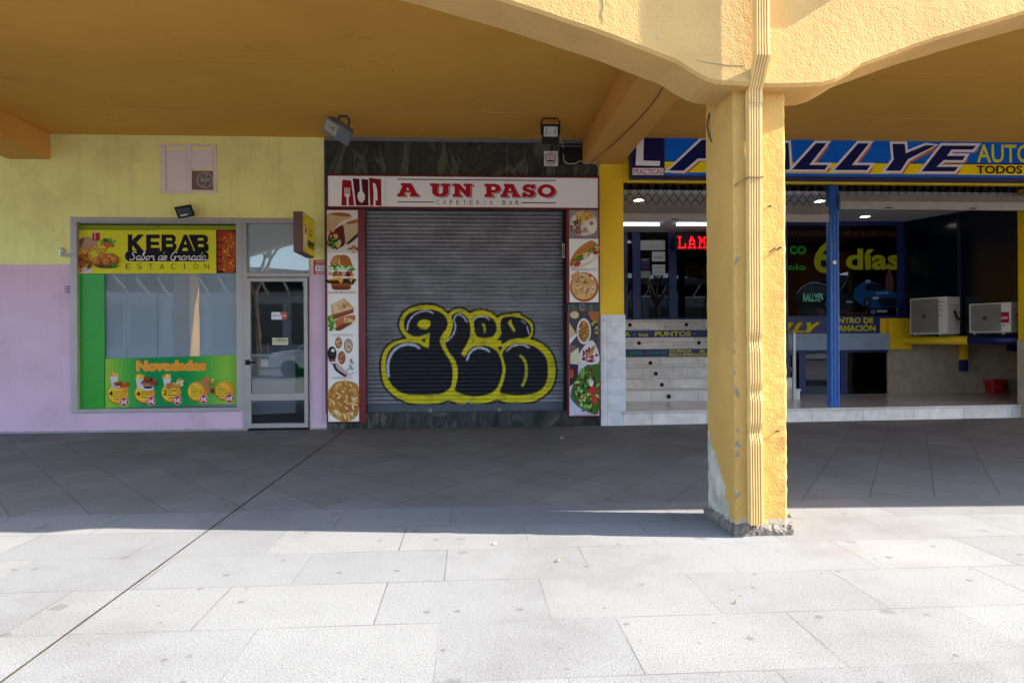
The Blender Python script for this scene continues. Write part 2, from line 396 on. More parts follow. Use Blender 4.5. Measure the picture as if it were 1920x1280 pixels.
def dup(root, loc, label):
    r = root.copy(); COL.objects.link(r); r.location = loc; r['label'] = label
    def rec(a, b):
        for ch in [x for x in COL.objects if x.parent == a]:
            k = ch.copy(); COL.objects.link(k); k.parent = b; rec(ch, k)
    rec(root, r); return r

def catmull(P, closed=True, sub=7):
    P = [tuple(p) for p in P]; n = len(P); out = []
    rng = range(n) if closed else range(n-1)
    for i in rng:
        p0, p1, p2, p3 = (P[(i-1) % n] if closed or i > 0 else P[0]), P[i], P[(i+1) % n], (P[(i+2) % n] if closed or i+2 < n else P[-1])
        for k in range(sub):
            t = k/sub
            out.append(tuple(.5*((2*p1[a])+(-p0[a]+p2[a])*t+(2*p0[a]-5*p1[a]+4*p2[a]-p3[a])*t*t+(-p0[a]+3*p1[a]-3*p2[a]+p3[a])*t**3) for a in (0, 1)))
    if not closed: out.append(P[-1])
    return out
def offset_poly(P, d):
    n = len(P); A = sum(P[i][0]*P[(i+1) % n][1]-P[(i+1) % n][0]*P[i][1] for i in range(n)); sg = 1 if A > 0 else -1
    out = []
    for i in range(n):
        a, b, c = P[i-1], P[i], P[(i+1) % n]
        e1 = Vector((b[0]-a[0], b[1]-a[1])).normalized(); e2 = Vector((c[0]-b[0], c[1]-b[1])).normalized()
        n1 = Vector((e1.y, -e1.x))*sg; n2 = Vector((e2.y, -e2.x))*sg
        m = n1+n2; k = max(.35, 1+n1.dot(n2)); m = m/k
        out.append((b[0]+m.x*d, b[1]+m.y*d))
    return out

FONT = {}
def glyphs(txt, bold=0, spacing=1.0):
    key = (txt, bold, spacing)
    if key in FONT: return FONT[key]
    cu = bpy.data.curves.new('t', 'FONT'); cu.body = txt; cu.offset = bold; cu.resolution_u = 3; cu.space_character = spacing; cu.fill_mode = 'FRONT'
    ob = bpy.data.objects.new('t', cu)
    me = bpy.data.meshes.new_from_object(ob)
    v = [(a.co.x, a.co.y) for a in me.vertices]; f = [tuple(p.vertices) for p in me.polygons]
    bpy.data.objects.remove(ob); bpy.data.meshes.remove(me); bpy.data.curves.remove(cu)
    FONT[key] = (v, f); return v, f

class Art:
    """flat print: rect is the print's outline in its own drawing units, laid on a real plane"""
    DL = .00016
    def __init__(s, rect, Y=0, base=.002, plane=None):
        s.rect = rect; s.m = MB(); s.k = 0; s.base = base; s.cr = (0, 0, 1, 1)
        if plane is None:
            a, b, c, d = RX(*rect, Y); plane = ((a, Y, d), (b-a, 0, 0), (0, 0, c-d), (0, -1, 0))
        s.O, s.U, s.V, s.N = [Vector(q) for q in plane]
    def crop(s, ox, oy, sx, sy=None): s.cr = (ox, oy, sx, sy or sx); return s
    def P(s, x, y):
        ox, oy, sx, sy = s.cr; x = ox+x/sx; y = oy+y/sy
        x0, y0, x1, y1 = s.rect
        return s.O+s.U*((x-x0)/(x1-x0))+s.V*((y-y0)/(y1-y0))+s.N*(s.base+s.k*s.DL)
    def poly(s, pts, c, smooth=False):
        if smooth: pts = catmull(pts, True, 5)
        s.m.face([s.P(*p) for p in pts], lin(c)); s.k += 1; return s
    def rect_(s, x0, y0, x1, y1, c): return s.poly([(x0, y0), (x1, y0), (x1, y1), (x0, y1)], c)
    def ell(s, x, y, rx, ry, c, n=22, rot=0):
        a = math.radians(rot)
        return s.poly([(x+rx*math.cos(t)*math.cos(a)-ry*math.sin(t)*math.sin(a), y+rx*math.cos(t)*math.sin(a)+ry*math.sin(t)*math.cos(a)) for t in [2*math.pi*i/n for i in range(n)]], c)
    def rrect(s, x0, y0, x1, y1, r, c):
        pts = []
        for cx, cy, a0 in ((x1-r, y0+r, -90), (x1-r, y1-r, 0), (x0+r, y1-r, 90), (x0+r, y0+r, 180)):
            for i in range(7):
                a = math.radians(a0+15*i); pts.append((cx+r*math.cos(a), cy+r*math.sin(a)))
        return s.poly(pts, c)
    def stroke(s, pts, w, c, smooth=True, taper=False):
        if smooth and len(pts) > 2: pts = catmull(pts, False, 6)
        n = len(pts); L = []; R_ = []
        for i in range(n):
            a = pts[max(i-1, 0)]; b = pts[min(i+1, n-1)]; d = Vector((b[0]-a[0], b[1]-a[1]))
            if d.length < 1e-6: d = Vector((1, 0))
            d.normalize(); ww = w/2*((math.sin(math.pi*(i+.6)/(n+.2))**.5) if taper else 1)
            L.append((pts[i][0]-d.y*ww, pts[i][1]+d.x*ww)); R_.append((pts[i][0]+d.y*ww, pts[i][1]-d.x*ww))
        col = lin(c); v = len(s.m.v)
        s.m.v += [tuple(s.P(*p)) for p in L]+[tuple(s.P(*p)) for p in R_]
        for i in range(n-1): s.m.f.append((v+i, v+i+1, v+n+i+1, v+n+i)); s.m.c.append(col)
        s.k += 1; return s
    def text(s, t, x0, y0, x1, y1, c, bold=0, shear=0, spacing=1.0):
        v, f = glyphs(t, bold, spacing)
        xs = [p[0] for p in v]; ys = [p[1] for p in v]; a, b, d, e = min(xs), max(xs), min(ys), max(ys)
        i = len(s.m.v); col = lin(c)
        for (x, y) in v:
            X = x0+(x-a)/(b-a)*(x1-x0); Yy = y1-(y-d)/(e-d)*(y1-y0); X += shear*(y1-Yy)
            s.m.v.append(tuple(s.P(X, Yy)))
        for q in f: s.m.f.append(tuple(i+k for k in q)); s.m.c.append(col)
        s.k += 1; return s
    def spaced(s, t, x0, y0, x1, y1, c, w, bold=0):
        n = len(t); 
        for i, ch in enumerate(t):
            if ch == ' ': continue
            cx = x0+w/2+(x1-x0-w)*i/(n-1)
            ww = w*(.18 if ch in 'IÍ' else 1); up = (y1-y0)*.28 if ch in 'ÓÍ' else 0
            s.text(ch, cx-ww/2, y0-up, cx+ww/2, y1, c, bold)
        return s
    def scatter(s, n, fx, cols, lw, lh, rot=(0, 180)):
        for _ in range(n):
            x, y = fx(); s.ell(x, y, random.uniform(*lw), random.uniform(*lh), random.choice(cols), 7, random.uniform(*rot))
        return s
    def build(s, name, parent, mat='art'): return s.m.build(name, mat, parent, fixn=False)
def inell(cx, cy, rx, ry):
    def f():
        a = random.uniform(0, 6.283); r = random.random()**.5
        return cx+rx*r*math.cos(a), cy+ry*r*math.sin(a)
    return f
def inrect(x0, y0, x1, y1): return lambda: (random.uniform(x0, x1), random.uniform(y0, y1))

# ================================================================ SETTING: ground, road
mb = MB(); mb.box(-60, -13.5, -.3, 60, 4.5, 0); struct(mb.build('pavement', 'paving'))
mb = MB(); mb.box(-150, -150, -.6, 150, -13.5, -.12); struct(mb.build('road', 'asph'))
mb = MB(); mb.box(-60, -150, -.3, 60, -25, 0); struct(mb.build('far_pavement', 'bwall'))
mb = MB(); mb.prism([(-1.670, -.02, .0035), (-1.663, -.02, .0035), (-1.585, -13.4, .0035), (-1.592, -13.4, .0035)], (0, 0, -.02), (0, 0, 0)); struct(mb.build('expansion_joint', pmat('joint_filler', '#3a352c', .95, .6, 5, spec=.1)))

# ================================================================ ARCADE
PX = 1.77; BAY = 7.6; CZ = 3.935; YBF = -5.45; YBB = -5.1
PROF = [(0, 2.655), (.34, 2.67), (.43, 2.705), (.54, 2.78), (.97, 2.937), (1.58, 3.123), (2.12, 3.265), (2.8, 3.40), (3.3, 3.49), (3.8, 3.54)]
px_ = np.linspace(-.2, 3.8, 401); pz_ = np.interp(np.abs(px_), [p[0] for p in PROF], [p[1] for p in PROF])
ker = np.hanning(19); ker /= ker.sum(); pz_ = np.convolve(np.pad(pz_, 9, mode='edge'), ker, 'valid')
arc = thing('arcade', 'ochre painted arcade with sunlit stucco arches over the shaded walkway', 'arcade', (PX, -5.3, 2.66))
def arch(xa, xb, name):
    mb = MB(); n = 240; top = 7.2
    xs = sorted(set([xa+(xb-xa)*i/n for i in range(n+1)]))
    def z(x):
        d = abs((x-PX+BAY/2) % BAY-BAY/2); rnd = random.Random(int(x*1000))
        return float(np.interp(d, px_, pz_))+rnd.uniform(-.0015, .0015)
    zs = [z(x) for x in xs]; i0 = len(mb.v); k = len(xs); r = .018
    for yy, dz in ((YBF, top), (YBF, None), (YBF+r, 'r'), (YBB, 'r'), (YBB, top)):
        for x, zz in zip(xs, zs):
            mb.v.append((x, yy, top if dz == top else (zz+r if dz is None else zz)))
    for row in range(4):
        for i in range(k-1):
            a = row*k+i; mb.f.append((a, a+1, a+k+1, a+k)); mb.c.append(None)
    for i in range(k-1): mb.f.append((i, 4*k+i, 4*k+i+1, i+1)); mb.c.append(None)
    mb.f.append(tuple(r_*k for r_ in range(5))); mb.f.append(tuple(r_*k+k-1 for r_ in reversed(range(5)))); mb.c += [None]*2
    return mb.build(name, 'stuccob', arc)
arch(PX-BAY*1.5, PX, 'arched_beam'); arch(PX+.0005, PX+BAY*2.5, 'arched_beam')
mb = MB(); mb.box(PX-BAY*1.5, YBB+.001, CZ, PX+BAY*2.5, 7.2, CZ+.3); mb.build('ceiling', 'ceil', arc)
for yy in (-2.5, -1.11, -3.9):
    mb = MB(); mb.box(-12, yy, CZ-.004, 20, yy+.011, CZ+.01); mb.build('ceiling_seam', 'beam', arc)
for k in (-1, 0, 1):
    x0 = 1.575+k*BAY + (.0 if k else 0); x1 = x0+.545
    if k == -1: x0, x1 = -6.02, -5.49
    mb = MB(); mb.box(x0, YBB+.002, 3.615 if k == 0 else 3.6, x1, .0, CZ-.002); mb.build('cross_beam', 'beam', arc, bevel=.006)
mb = MB(); mb.tube([(1.80, -3.3, 3.617), (1.80, -3.3, 3.60)], .035, 14); mb.build('junction_cover', 'beam', arc)
mb = MB(); mb.box(2.26, YBF-.075, 3.33, 2.40, YBF+.01, 5.5); mb.build('shadow_caster_strip', 'stuccob', arc, bevel=.01)  # unseen strip, form made up, added to cast the diagonal shadow beside the downpipe
# cracks in the stucco
for pts in ([(0.78+.0, 3.0), (.772, 3.05), (.785, 3.1), (.775, 3.16), (.79, 3.24), (.785, 3.35)], [(1.33, 2.80), (1.40, 2.785), (1.5, 2.775), (1.62, 2.772)]):
    mb = MB(); mb.tube([(a, YBF-.001, b) for a, b in pts], [.0008]+[.0018]*(len(pts)-2)+[.0008], 5); mb.build('crack', pmat('crack_dark', '#83704f', .9), arc)

mb = MB(); mb.box(PX-BAY*1.5, 7.0, 0, PX+BAY*2.5, 7.2, CZ-.002); mb.build('rear_wall', 'darkgrey', arc)
for x_ in (-10.8, 11.8): mb = MB(); mb.box(x_, .32, 0, x_+.2, 6.99, CZ-.002); mb.build('party_wall', 'darkgrey', arc)
# pillar
pil = thing('pillar', 'square ochre stucco pillar with peeled grey base beside ribbed downpipe', 'pillar', (1.745, -5.1, 0), 'pillars of the arcade')
def pillar_mesh():
    mb = MB(); nz = 90; zt = 3.2; ring = []
    x0, x1, y0, y1, r = 1.588, 1.91, -5.35, -4.86, .016
    base = []
    def edge(a, b, n): return [(a[0]+(b[0]-a[0])*i/n, a[1]+(b[1]-a[1])*i/n) for i in range(n)]
    base = edge((x0+r, y0), (x1-r, y0), 6)+edge((x1-r, y0), (x1, y0+r), 2)+edge((x1, y0+r), (x1, y1-r), 6)+edge((x1, y1-r), (x1-r, y1), 2)+edge((x1-r, y1), (x0+r, y1), 6)+edge((x0+r, y1), (x0, y1-r), 2)+edge((x0, y1-r), (x0, y0+r), 6)+edge((x0, y0+r), (x0+r, y0), 2)
    rnd = random.Random(3); N = len(base); cx, cy = (x0+x1)/2, (y0+y1)/2
    wob = [[rnd.uniform(-1, 1) for _ in range(N)] for _ in range(nz+1)]
    for k in range(nz+1):
        z = .02+(zt-.02)*k/nz
        for j, (x, y) in enumerate(base):
            corner = (j in (6, 7, 8, 14, 15, 16, 22, 23, 24, 30, 31, 0))
            w = .0012+(.0035 if corner else 0)*(1 if z < 1.0 else .3)
            d = Vector((x-cx, y-cy)).normalized()*wob[k][j]*w
            mb.v.append((x+d.x, y+d.y, z))
    for k in range(nz):
        for j in range(N):
            a = k*N+j; b = k*N+(j+1) % N; mb.f.append((a, b, b+N, a+N)); mb.c.append(None)
    mb.f.append(tuple(range(N-1, -1, -1))); mb.f.append(tuple(range(nz*N, nz*N+N))); mb.c += [None]*2
    return mb
pillar_mesh().build('shaft', 'stucco', pil)
# crumbling mortar skirt at the foot
mb = MB(); rnd = random.Random(8)
per = []
for (a, b) in (((1.574, -5.368), (1.926, -5.368)), ((1.926, -5.368), (1.926, -4.85)), ((1.926, -4.85), (1.572, -4.85)), ((1.572, -4.85), (1.574, -5.368))):
    for i in range(22): per.append((a[0]+(b[0]-a[0])*i/22, a[1]+(b[1]-a[1])*i/22))
N = len(per); rows = []
for k, (sh, hz) in enumerate(((1.02, 0), (1.03, .022), (1.0, .045), (.93, .06))):
    for (x, y) in per:
        q = sh+rnd.uniform(-.014, .014)
        mb.v.append((1.747+(x-1.747)*q, -5.11+(y+5.11)*(1+(q-1)*.7), max(-.003, hz+rnd.uniform(-.014, .016)*(1 if k else 0))))
for k in range(3):
    for j in range(N):
        a = k*N+j; b = k*N+(j+1) % N; mb.f.append((a, b, b+N, a+N)); mb.c.append(None)
mb.f.append(tuple(range(3*N, 4*N))); mb.c.append(None)
mb.build('mortar_skirt', 'tar', pil)
mb = MB()
for z, x in ((1.72, 1.86), (1.97, 1.80), (.62, 1.84)): mb.tube([(x, -5.345, z), (x+.01, -5.375, z+.004)], .005, 6)
mb.tube([(1.86, -5.358, 1.71), (1.83, -5.372, 1.72), (1.80, -5.356, 1.695)], .004, 5)
mb.build('rusty_hook', 'cabledark', pil)
dup(pil, (1.745-BAY, -5.1, 0), 'ochre arcade pillar beyond the left edge of the photo')
dup(pil, (1.745+BAY, -5.1, 0), 'ochre arcade pillar beyond the right edge of the photo')

# ribbed downpipe
pipe = thing('downpipe', 'cream ribbed rectangular downpipe crumpled near the foot of the pillar', 'downpipe', (1.73, -5.42, .1))
def pipe_section():
    w, d = .078, .058; pts = []
    nr = 5
    pts.append((-w/2, 0)); pts.append((-w/2, -d))
    for i in range(nr):
        a = -w/2+w*(i+.12)/nr; b = -w/2+w*(i+.42)/nr; c = -w/2+w*(i+.58)/nr; e = -w/2+w*(i+.9)/nr
        pts += [(a, -d), (b, -d), (b+.002, -d+.009), (c+.004, -d+.009), (c+.006, -d)] if i < nr-1 else [(a, -d)]
    pts += [(w/2, -d), (w/2, 0)]
    return pts
sec = pipe_section(); N = len(sec)
def sweep(path, name):
    mb = MB(); rnd = random.Random(5)
    for (x, y, z, sx, sy, sh) in path:
        for (a, b) in sec: mb.v.append((x+a*sx+sh*(b+.03), y+b*sy, z+(.0 if True else 0)))
    for k in range(len(path)-1):
        for j in range(N):
            p = k*N+j; q = k*N+(j+1) % N; mb.f.append((p, q, q+N, p+N)); mb.c.append(None)
    mb.f.append(tuple(range(N))); mb.f.append(tuple(range((len(path)-1)*N+N-1, (len(path)-1)*N-1, -1))); mb.c += [None]*2
    return mb.build(name, 'ivory', pipe, fixn=True)
xt = W(1427, 60, YBF-.06)[0]; xb = W(1419, 500, -5.42)[0]
yo1 = YBF-.035; yo2 = -5.362
sweep([(xt, yo1, z, 1, 1, 0) for z in (6.9, 4, 2.86)], 'upper_pipe')
sweep([(xt, yo1, 2.858, 1.04, 1.05, 0), (xt, yo1, 2.80, 1.04, 1.05, 0), (xb, yo2, 2.64, 1.04, 1.05, 0), (xb, yo2, 2.57, 1.05, 1.06, 0)], 'offset_bend')
low = []
for k in range(130):
    z = 2.57-(2.57-.075)*k/129; sx = 1; sy = 1; sh = 0; x = xb
    if z < 1.25:
        for (zc, am) in ((1.16, .5), (.86, .6), (.62, .7)):
            g = math.exp(-((z-zc)/.035)**2); sx -= .10*am*g; sy -= .42*am*g; sh += .09*am*g
        x += .0012*math.sin(z*9)
    yy_ = yo2+.009*min(1, max(0, (2.4-z)/.6))
    low.append((x, yy_, z, sx, sy, sh))
sweep(low, 'lower_pipe')
mb = MB(); mb.box(xb-.045, yo2+.03, 2.13, xb+.045, yo2-.062, 2.135); mb.tube([(xb-.05, yo2-.02, 2.13), (xb-.10, yo2+.01, 2.10), (xb-.075, yo2+.03, 2.06)], .004, 6); mb.build('clamp', pmat('clamp_paint', '#8a6a3c', .7, .2, 20), pipe)

# loose cables
def cable(name, pts, r, mat, label):
    mb = MB(); P = [Vector(p) for p in pts]; q = []
    xy = catmull([(p.x, p.z) for p in P], False, 6); yy = catmull([(p.y, p.y) for p in P], False, 6)
    q = [(a[0], b[0], a[1]) for a, b in zip(xy, yy)]
    mb.tube(q, r, 6); o = mb.build(name, mat, smooth=True); return tag(o, label, 'cable')
zc = 3.61
cable('cable', [(1.92, -4.9, zc), (1.84, -3.6, zc-.004), (1.9, -2.4, zc), (1.82, -1.2, zc-.004), (1.70, -.25, zc), (1.60, -.06, 3.5), (1.58, -.06, 3.45)], .0045, 'cabledark', 'thin dark cable running along underside of the middle cross beam')
g = W(1323, 190, -5.0)
cable('cable', [(1.585, -4.95, 2.66), (1.57, -4.95, 2.58), (1.583, -4.96, 2.50), (1.59, -4.99, 2.46)], .006, 'cabledark', 'short loose wire end hanging down the top of the pillar left side')

# ================================================================ KEBAB SHOP FRONT
kb = thing('kebab_shop', 'yellow and lilac painted takeaway front with aluminium window and glass door', 'shop front', (-4, 0, 0))
XL, XR = -10.5, W(611, 530)[0]
wx0, _, wz0, wz1 = RX(134, 408, 456, 772); wx1 = W(581, 600)[0]; dx0 = W(456, 640)[0]
mb = MB(); T = .3
mb.box(XL, 0, 0, wx0, T, CZ+.1); mb.box(wx0, 0, wz1, wx1, T, CZ+.1); mb.box(wx0, 0, 0, dx0, T, wz0); mb.box(wx1, 0, 0, XR, T, CZ+.1)
mb.build('wall', 'wall', kb)
# window frame
mb = MB()
gx0, gx1, gz0, gz1 = RX(146, 416, 444, 765)
mb.box(wx0, -.02, wz0, gx0, .1, wz1); mb.box(gx1, -.02, wz0, dx0, .1, wz1); mb.box(gx0, -.02, gz1, gx1, .1, wz1); mb.box(gx0, -.02, wz0, gx1, .1, gz0)
mb.box(gx0, -.012, gz1-.02, gx1, .05, gz1-.0001)
win = mb.build('shop_window', 'alu', kb, bevel=.004)
mb = MB(); mb.box(gx0, .045, gz0, gx1, .052, gz1); mb.build('glass', 'glass', win)
bx0, bx1, bz0, bz1 = RX(150, 434, 441, 764)
mb = MB()
xs = [bx0, W(238, 600, .1)[0], W(297, 600, .1)[0], W(372, 600, .1)[0], bx1]
for a, b in zip(xs, xs[1:]): mb.box(a+.002, .08, bz0, b-.002, .084, bz1)
mb.build('paper_blind', 'blind', win)
mb = MB(); mb.box(gx0+.005, .3, gz0, gx1, .31, gz1); mb.build('dark_backing', 'dark', win)
# transom and door
tx0, tx1, tz0, tz1 = RX(463, 419, 579, 512)
mb = MB(); z2 = W(520, 410)[1]; z3 = W(520, 520)[1]
mb.box(dx0+.0005, -.018, 0, tx0, .1, wz1); mb.box(tx1, -.018, 0, wx1, .1, wz1); mb.box(tx0, -.018, tz1, tx1, .1, wz1); mb.box(tx0, -.018, z3+.004, tx1, .1, tz0)
df = mb.build('door_surround', 'alu', kb, bevel=.004)
mb = MB(); mb.box(tx0, .045, tz0, tx1, .052, tz1); mb.build('transom_glass', 'glass', df)
mb = MB(); mb.box(tx0, .06, tz0, tx1, .064, tz1); mb.build('frosted_film', 'frost', df)
ex0, ex1, ez0, ez1 = RX(464, 521, 578, 803); hx0, hx1, hz0, hz1 = RX(471, 528, 571, 793)
mb = MB(); ym = -.03
mb.box(ex0, ym, ez0+.012, hx0, .03, ez1); mb.box(hx1, ym, ez0+.012, ex1, .03, ez1); mb.box(hx0, ym, hz1, hx1, .03, ez1); mb.box(hx0, ym, ez0+.012, hx1, .03, hz0)
bz = RX(471, 737, 571, 750); mb.box(hx0, ym+.005, bz[2], hx1, .025, bz[3])
door = mb.build('door', 'alu', kb, bevel=.003)
mb = MB(); mb.box(hx0, -.006, hz0, hx1, 0, hz1); mb.build('glass', 'glass', door)
mb = MB(); q = W(466, 679); mb.box(q[0]-.03, -.045, q[1]-.035, q[0]+.03, ym, q[1]+.035); mb.box(q[0]-.01, -.085, q[1]-.013, q[0]+.11, -.06, q[1]+.012); mb.box(q[0]-.013, -.07, q[1]-.013, q[0]+.013, -.04, q[1]+.013); mb.build('handle', 'black', door, bevel=.004)
mb = MB(); q = W(465, 692); mb.disc((q[0], ym, q[1]), (0, -1, 0), .012, .006, 14); mb.build('lock', 'steel', door)
# high ventilation window
mb = MB(); vx0, vx1, vz0, vz1 = RX(301, 271, 405, 362)
mb.pbox(301, 271, 405, 275, -.022, .02); mb.pbox(301, 358, 405, 362, -.022, .02); mb.pbox(301, 275, 310, 358, -.022, .02); mb.pbox(400, 275, 405, 358, -.022, .02); mb.pbox(350, 275, 359, 358, -.024, .02)
vf = mb.build('vent_window', pmat('pinkish_white', '#d9c7c6', .5, .04, 3), kb, bevel=.003)
mb = MB(); mb.pbox(312, 281, 350, 357, -.010, .02); mb.pbox(359, 281, 399.5, 316, -.013, .02); mb.pbox(359, 319, 399.5, 357, -.009, .02); mb.build('pane', pmat('painted_pane', '#dcccca', .4, .03, 3), vf)
A = Art((359, 319, 400, 357), -.009, .002).crop(0, 180, 4)
A.rect_(1438, 562, 1598, 705, '#7d6557'); A.ell(1537, 632, 62, 60, '#a39f9b'); A.ell(1537, 632, 54, 52, '#75665e')
for i in range(26):
    x, y = inell(1537, 630, 45, 42)(); A.ell(x, y, random.uniform(5, 15), random.uniform(2, 5), random.choice(['#a9a5a2', '#8b8077', '#bdbab8']), 8, random.uniform(-20, 20))
A.build('round_sticker', vf)
# window vinyls (each its own sheet)
def sticker(name, A, label, cat='sign', mat='art', back=None):
    o = A.build(name, None, mat); return tag(o, label, cat)
Yg = .045
kbs = thing('window_sign', 'yellow printed sign with food picture across the top of takeaway window', 'sign', (gx0, Yg, gz1))
A = Art((146, 429, 405, 513), Yg-.003, .0).crop(120, 400, 5.333)
x = A
x.rect_(138, 164, 1522, 600, '#d9cf2a'); x.build('panel', kbs)
mb = MB(); mb.pbox(146.2, 429.2, 404.8, 512.8, Yg-.0029, Yg-.0005); mb.build('backing_sheet', 'yellow', kbs)
A = Art((146, 429, 405, 513), Yg-.003, .002).crop(120, 400, 5.333)
K = '#17141c'; Yc = '#d9cf2a'
A.poly([(635, 212), (680, 212), (680, 268), (735, 212), (800, 212), (722, 292), (792, 376), (727, 376), (680, 318), (680, 376), (635, 376)], K)
A.poly([(818, 212), (955, 212), (955, 250), (866, 250), (866, 284), (948, 284), (948, 318), (866, 318), (866, 344), (955, 344), (955, 376), (818, 376)], K)
A.poly([(972, 212), (1085, 212), (1115, 232), (1115, 272), (1100, 292), (1122, 312), (1122, 352), (1095, 376), (972, 376)], K)
A.rect_(1020, 246, 1078, 270, Yc); A.rect_(1020, 308, 1082, 334, Yc)
A.poly([(1130, 376), (1198, 212), (1228, 212), (1296, 372), (1240, 376), (1228, 344), (1190, 344), (1178, 376)], K); A.poly([(1200, 308), (1212, 272), (1226, 308)], Yc)
A.poly([(1243, 212), (1405, 212), (1440, 235), (1440, 278), (1424, 294), (1447, 318), (1445, 376), (1310, 376)], K)
A.rect_(1338, 246, 1394, 270, Yc); A.rect_(1342, 308, 1396, 334, Yc)
A.rrect(608, 374, 1446, 480, 48, K)
A.spaced('ESTACIÓN', 615, 504, 1450, 558, '#2a2618', 48, -.012)
GL = {'S': ([[(.6, .85), (.45, 1), (.25, .92), (.2, .72), (.4, .52), (.5, .3), (.4, .05), (.15, 0), (.02, .15)]], .66), 'a': ([[(.42, .45), (.25, .52), (.08, .3), (.12, .05), (.28, 0), (.42, .2), (.46, .5), (.44, .12), (.52, 0), (.62, .1)]], .56),
 'b': ([[(0, .1), (.15, .5), (.28, .95), (.2, 1), (.12, .7), (.1, .1), (.22, 0), (.38, .15), (.4, .4), (.3, .5)]], .5), 'o': ([[(.25, .5), (.08, .35), (.1, .05), (.25, 0), (.4, .15), (.4, .4), (.25, .5), (.42, .42), (.52, .45)]], .5),
 'r': ([[(0, .4), (.12, .5), (.15, .4), (.25, .48), (.36, .45), (.36, .15), (.45, 0), (.55, .1)]], .5), 'd': ([[(.42, .45), (.25, .52), (.08, .3), (.12, .05), (.28, 0), (.42, .2), (.54, 1.0), (.46, .12), (.54, 0), (.62, .1)]], .58),
 'e': ([[(.05, .22), (.3, .3), (.34, .45), (.22, .52), (.08, .35), (.1, .08), (.25, 0), (.42, .12)]], .42), 'G': ([[(.6, .85), (.45, 1), (.2, .85), (.05, .4), (.15, .05), (.35, 0), (.5, .15), (.55, .42), (.35, .4)], [(.56, .42), (.52, .05), (.4, -.12)]], .68), 'n': ([[(.05, .5), (.08, 0), (.1, .3), (.25, .5), (.36, .42), (.36, .1), (.45, 0), (.55, .1)]], .54), ' ': ([], .35)}
x0 = 0; tot = sum(GL[c][1] for c in 'Sabor de Granada'); sx = 770/tot
for ch in 'Sabor de Granada':
    for stx in GL[ch][0]:
        A.stroke([(655+(x0+a+.22*b-.05)*sx, 466-b*80) for a, b in stx], 8.5, '#e6e2e6')
    x0 += GL[ch][1]
A.build('lettering', kbs)
A = Art((146, 429, 405, 513), Yg-.003, .002).crop(120, 400, 5.333)
A.ell(215, 570, 75, 28, '#d8d2d0'); A.poly([(140, 300), (165, 255), (225, 235), (290, 250), (335, 285), (320, 350), (140, 365)], '#b09070', True); A.poly([(140, 310), (150, 270), (200, 245), (190, 300), (150, 360)], '#7d5b45', True)
A.rrect(284, 192, 358, 278, 14, '#a8263a'); A.rect_(300, 196, 318, 270, '#d77a86'); A.rect_(290, 188, 350, 197, '#c9c4c4')
A.scatter(26, inell(440, 300, 85, 42), ['#2f6b22', '#4a8a2a', '#1f4f1c', '#6fae3a'], (10, 26), (6, 13)); A.scatter(12, inell(430, 320, 70, 22), ['#b8472a', '#cf6a3c'], (12, 20), (8, 12))
A.scatter(44, inell(300, 375, 150, 32), ['#d9a23a', '#e8bd5a', '#c98a2a'], (20, 42), (4, 6), (-35, 25))
A.scatter(40, inell(215, 480, 85, 65), ['#8a3f1c', '#a8562a', '#6b2c14', '#b9683a'], (12, 28), (8, 16)); A.ell(430, 530, 108, 20, '#3a4a30')
for cx, cy in ((390, 440), (475, 445), (330, 485), (505, 470), (430, 490)):
    A.ell(cx, cy, 50, 44, '#8a4a1c'); A.ell(cx-6, cy-8, 40, 34, '#b9702e'); A.ell(cx-12, cy-16, 18, 14, '#cf8c46')
A.scatter(10, inell(510, 520, 32, 22), ['#2f6b22', '#4a8a2a'], (10, 18), (5, 9)); A.scatter(14, inell(200, 560, 60, 24), ['#cfc7c4', '#a8562a', '#d9a23a'], (8, 18), (5, 9))
A.build('food_picture', kbs)
A = Art((405, 429, 443, 513), Yg-.003, .001).crop(120, 400, 5.333)
A.rect_(1523, 166, 1726, 596, '#231a20'); A.poly([(1535, 175), (1690, 175), (1712, 215), (1600, 230), (1535, 215)], '#a83018')
for i in range(5): A.rrect(1536, 225+i*72, 1590, 285+i*72, 10, random.choice(['#8f2814', '#a83a1c']))
A.poly([(1600, 215), (1690, 195), (1715, 250), (1712, 540), (1680, 592), (1610, 588), (1580, 540), (1590, 300)], '#b5541c', True)
A.scatter(110, inrect(1592, 215, 1704, 575), ['#d9762a', '#e8984a', '#a8441a', '#c8642a', '#8a3414', '#efb060'], (6, 15), (3, 7))
A.build('doner_poster', None); tag(bpy.data.objects['doner_poster'], 'narrow picture of orange spit roast meat in top right corner of takeaway window', 'poster')
A = Art((147, 421, 443.5, 431), Yg-.003, .0).crop(120, 400, 5.333); A.rect_(152, 120, 936, 168, '#86901a'); A.rect_(942, 120, 1724, 166, '#8b961a')
sticker('olive_strip', A, 'olive green strip above the yellow takeaway sign', 'strip')
A = Art((146, 513, 198, 766), Yg-.003, .0); A.rect_(146, 513.5, 197, 765, '#1f9a1c'); A.rect_(196.2, 513.5, 197.2, 670, '#0b4a12')
sticker('green_panel', A, 'plain green vinyl column down the left of takeaway window', 'panel', 'artg')
nov = thing('menu_poster', 'green promotional poster with five priced meal offers at the bottom of window', 'poster', (gx0+.5, Yg, gz0))
A = Art((196, 666, 444, 766), Yg-.003, .0).crop(120, 640, 5.333)
def mixh(a, b, t):
    a = [int(a[i:i+2], 16) for i in (1, 3, 5)]; b = [int(b[i:i+2], 16) for i in (1, 3, 5)]; return tuple(int(p+(q-p)*t) for p, q in zip(a, b))
n_ = 30
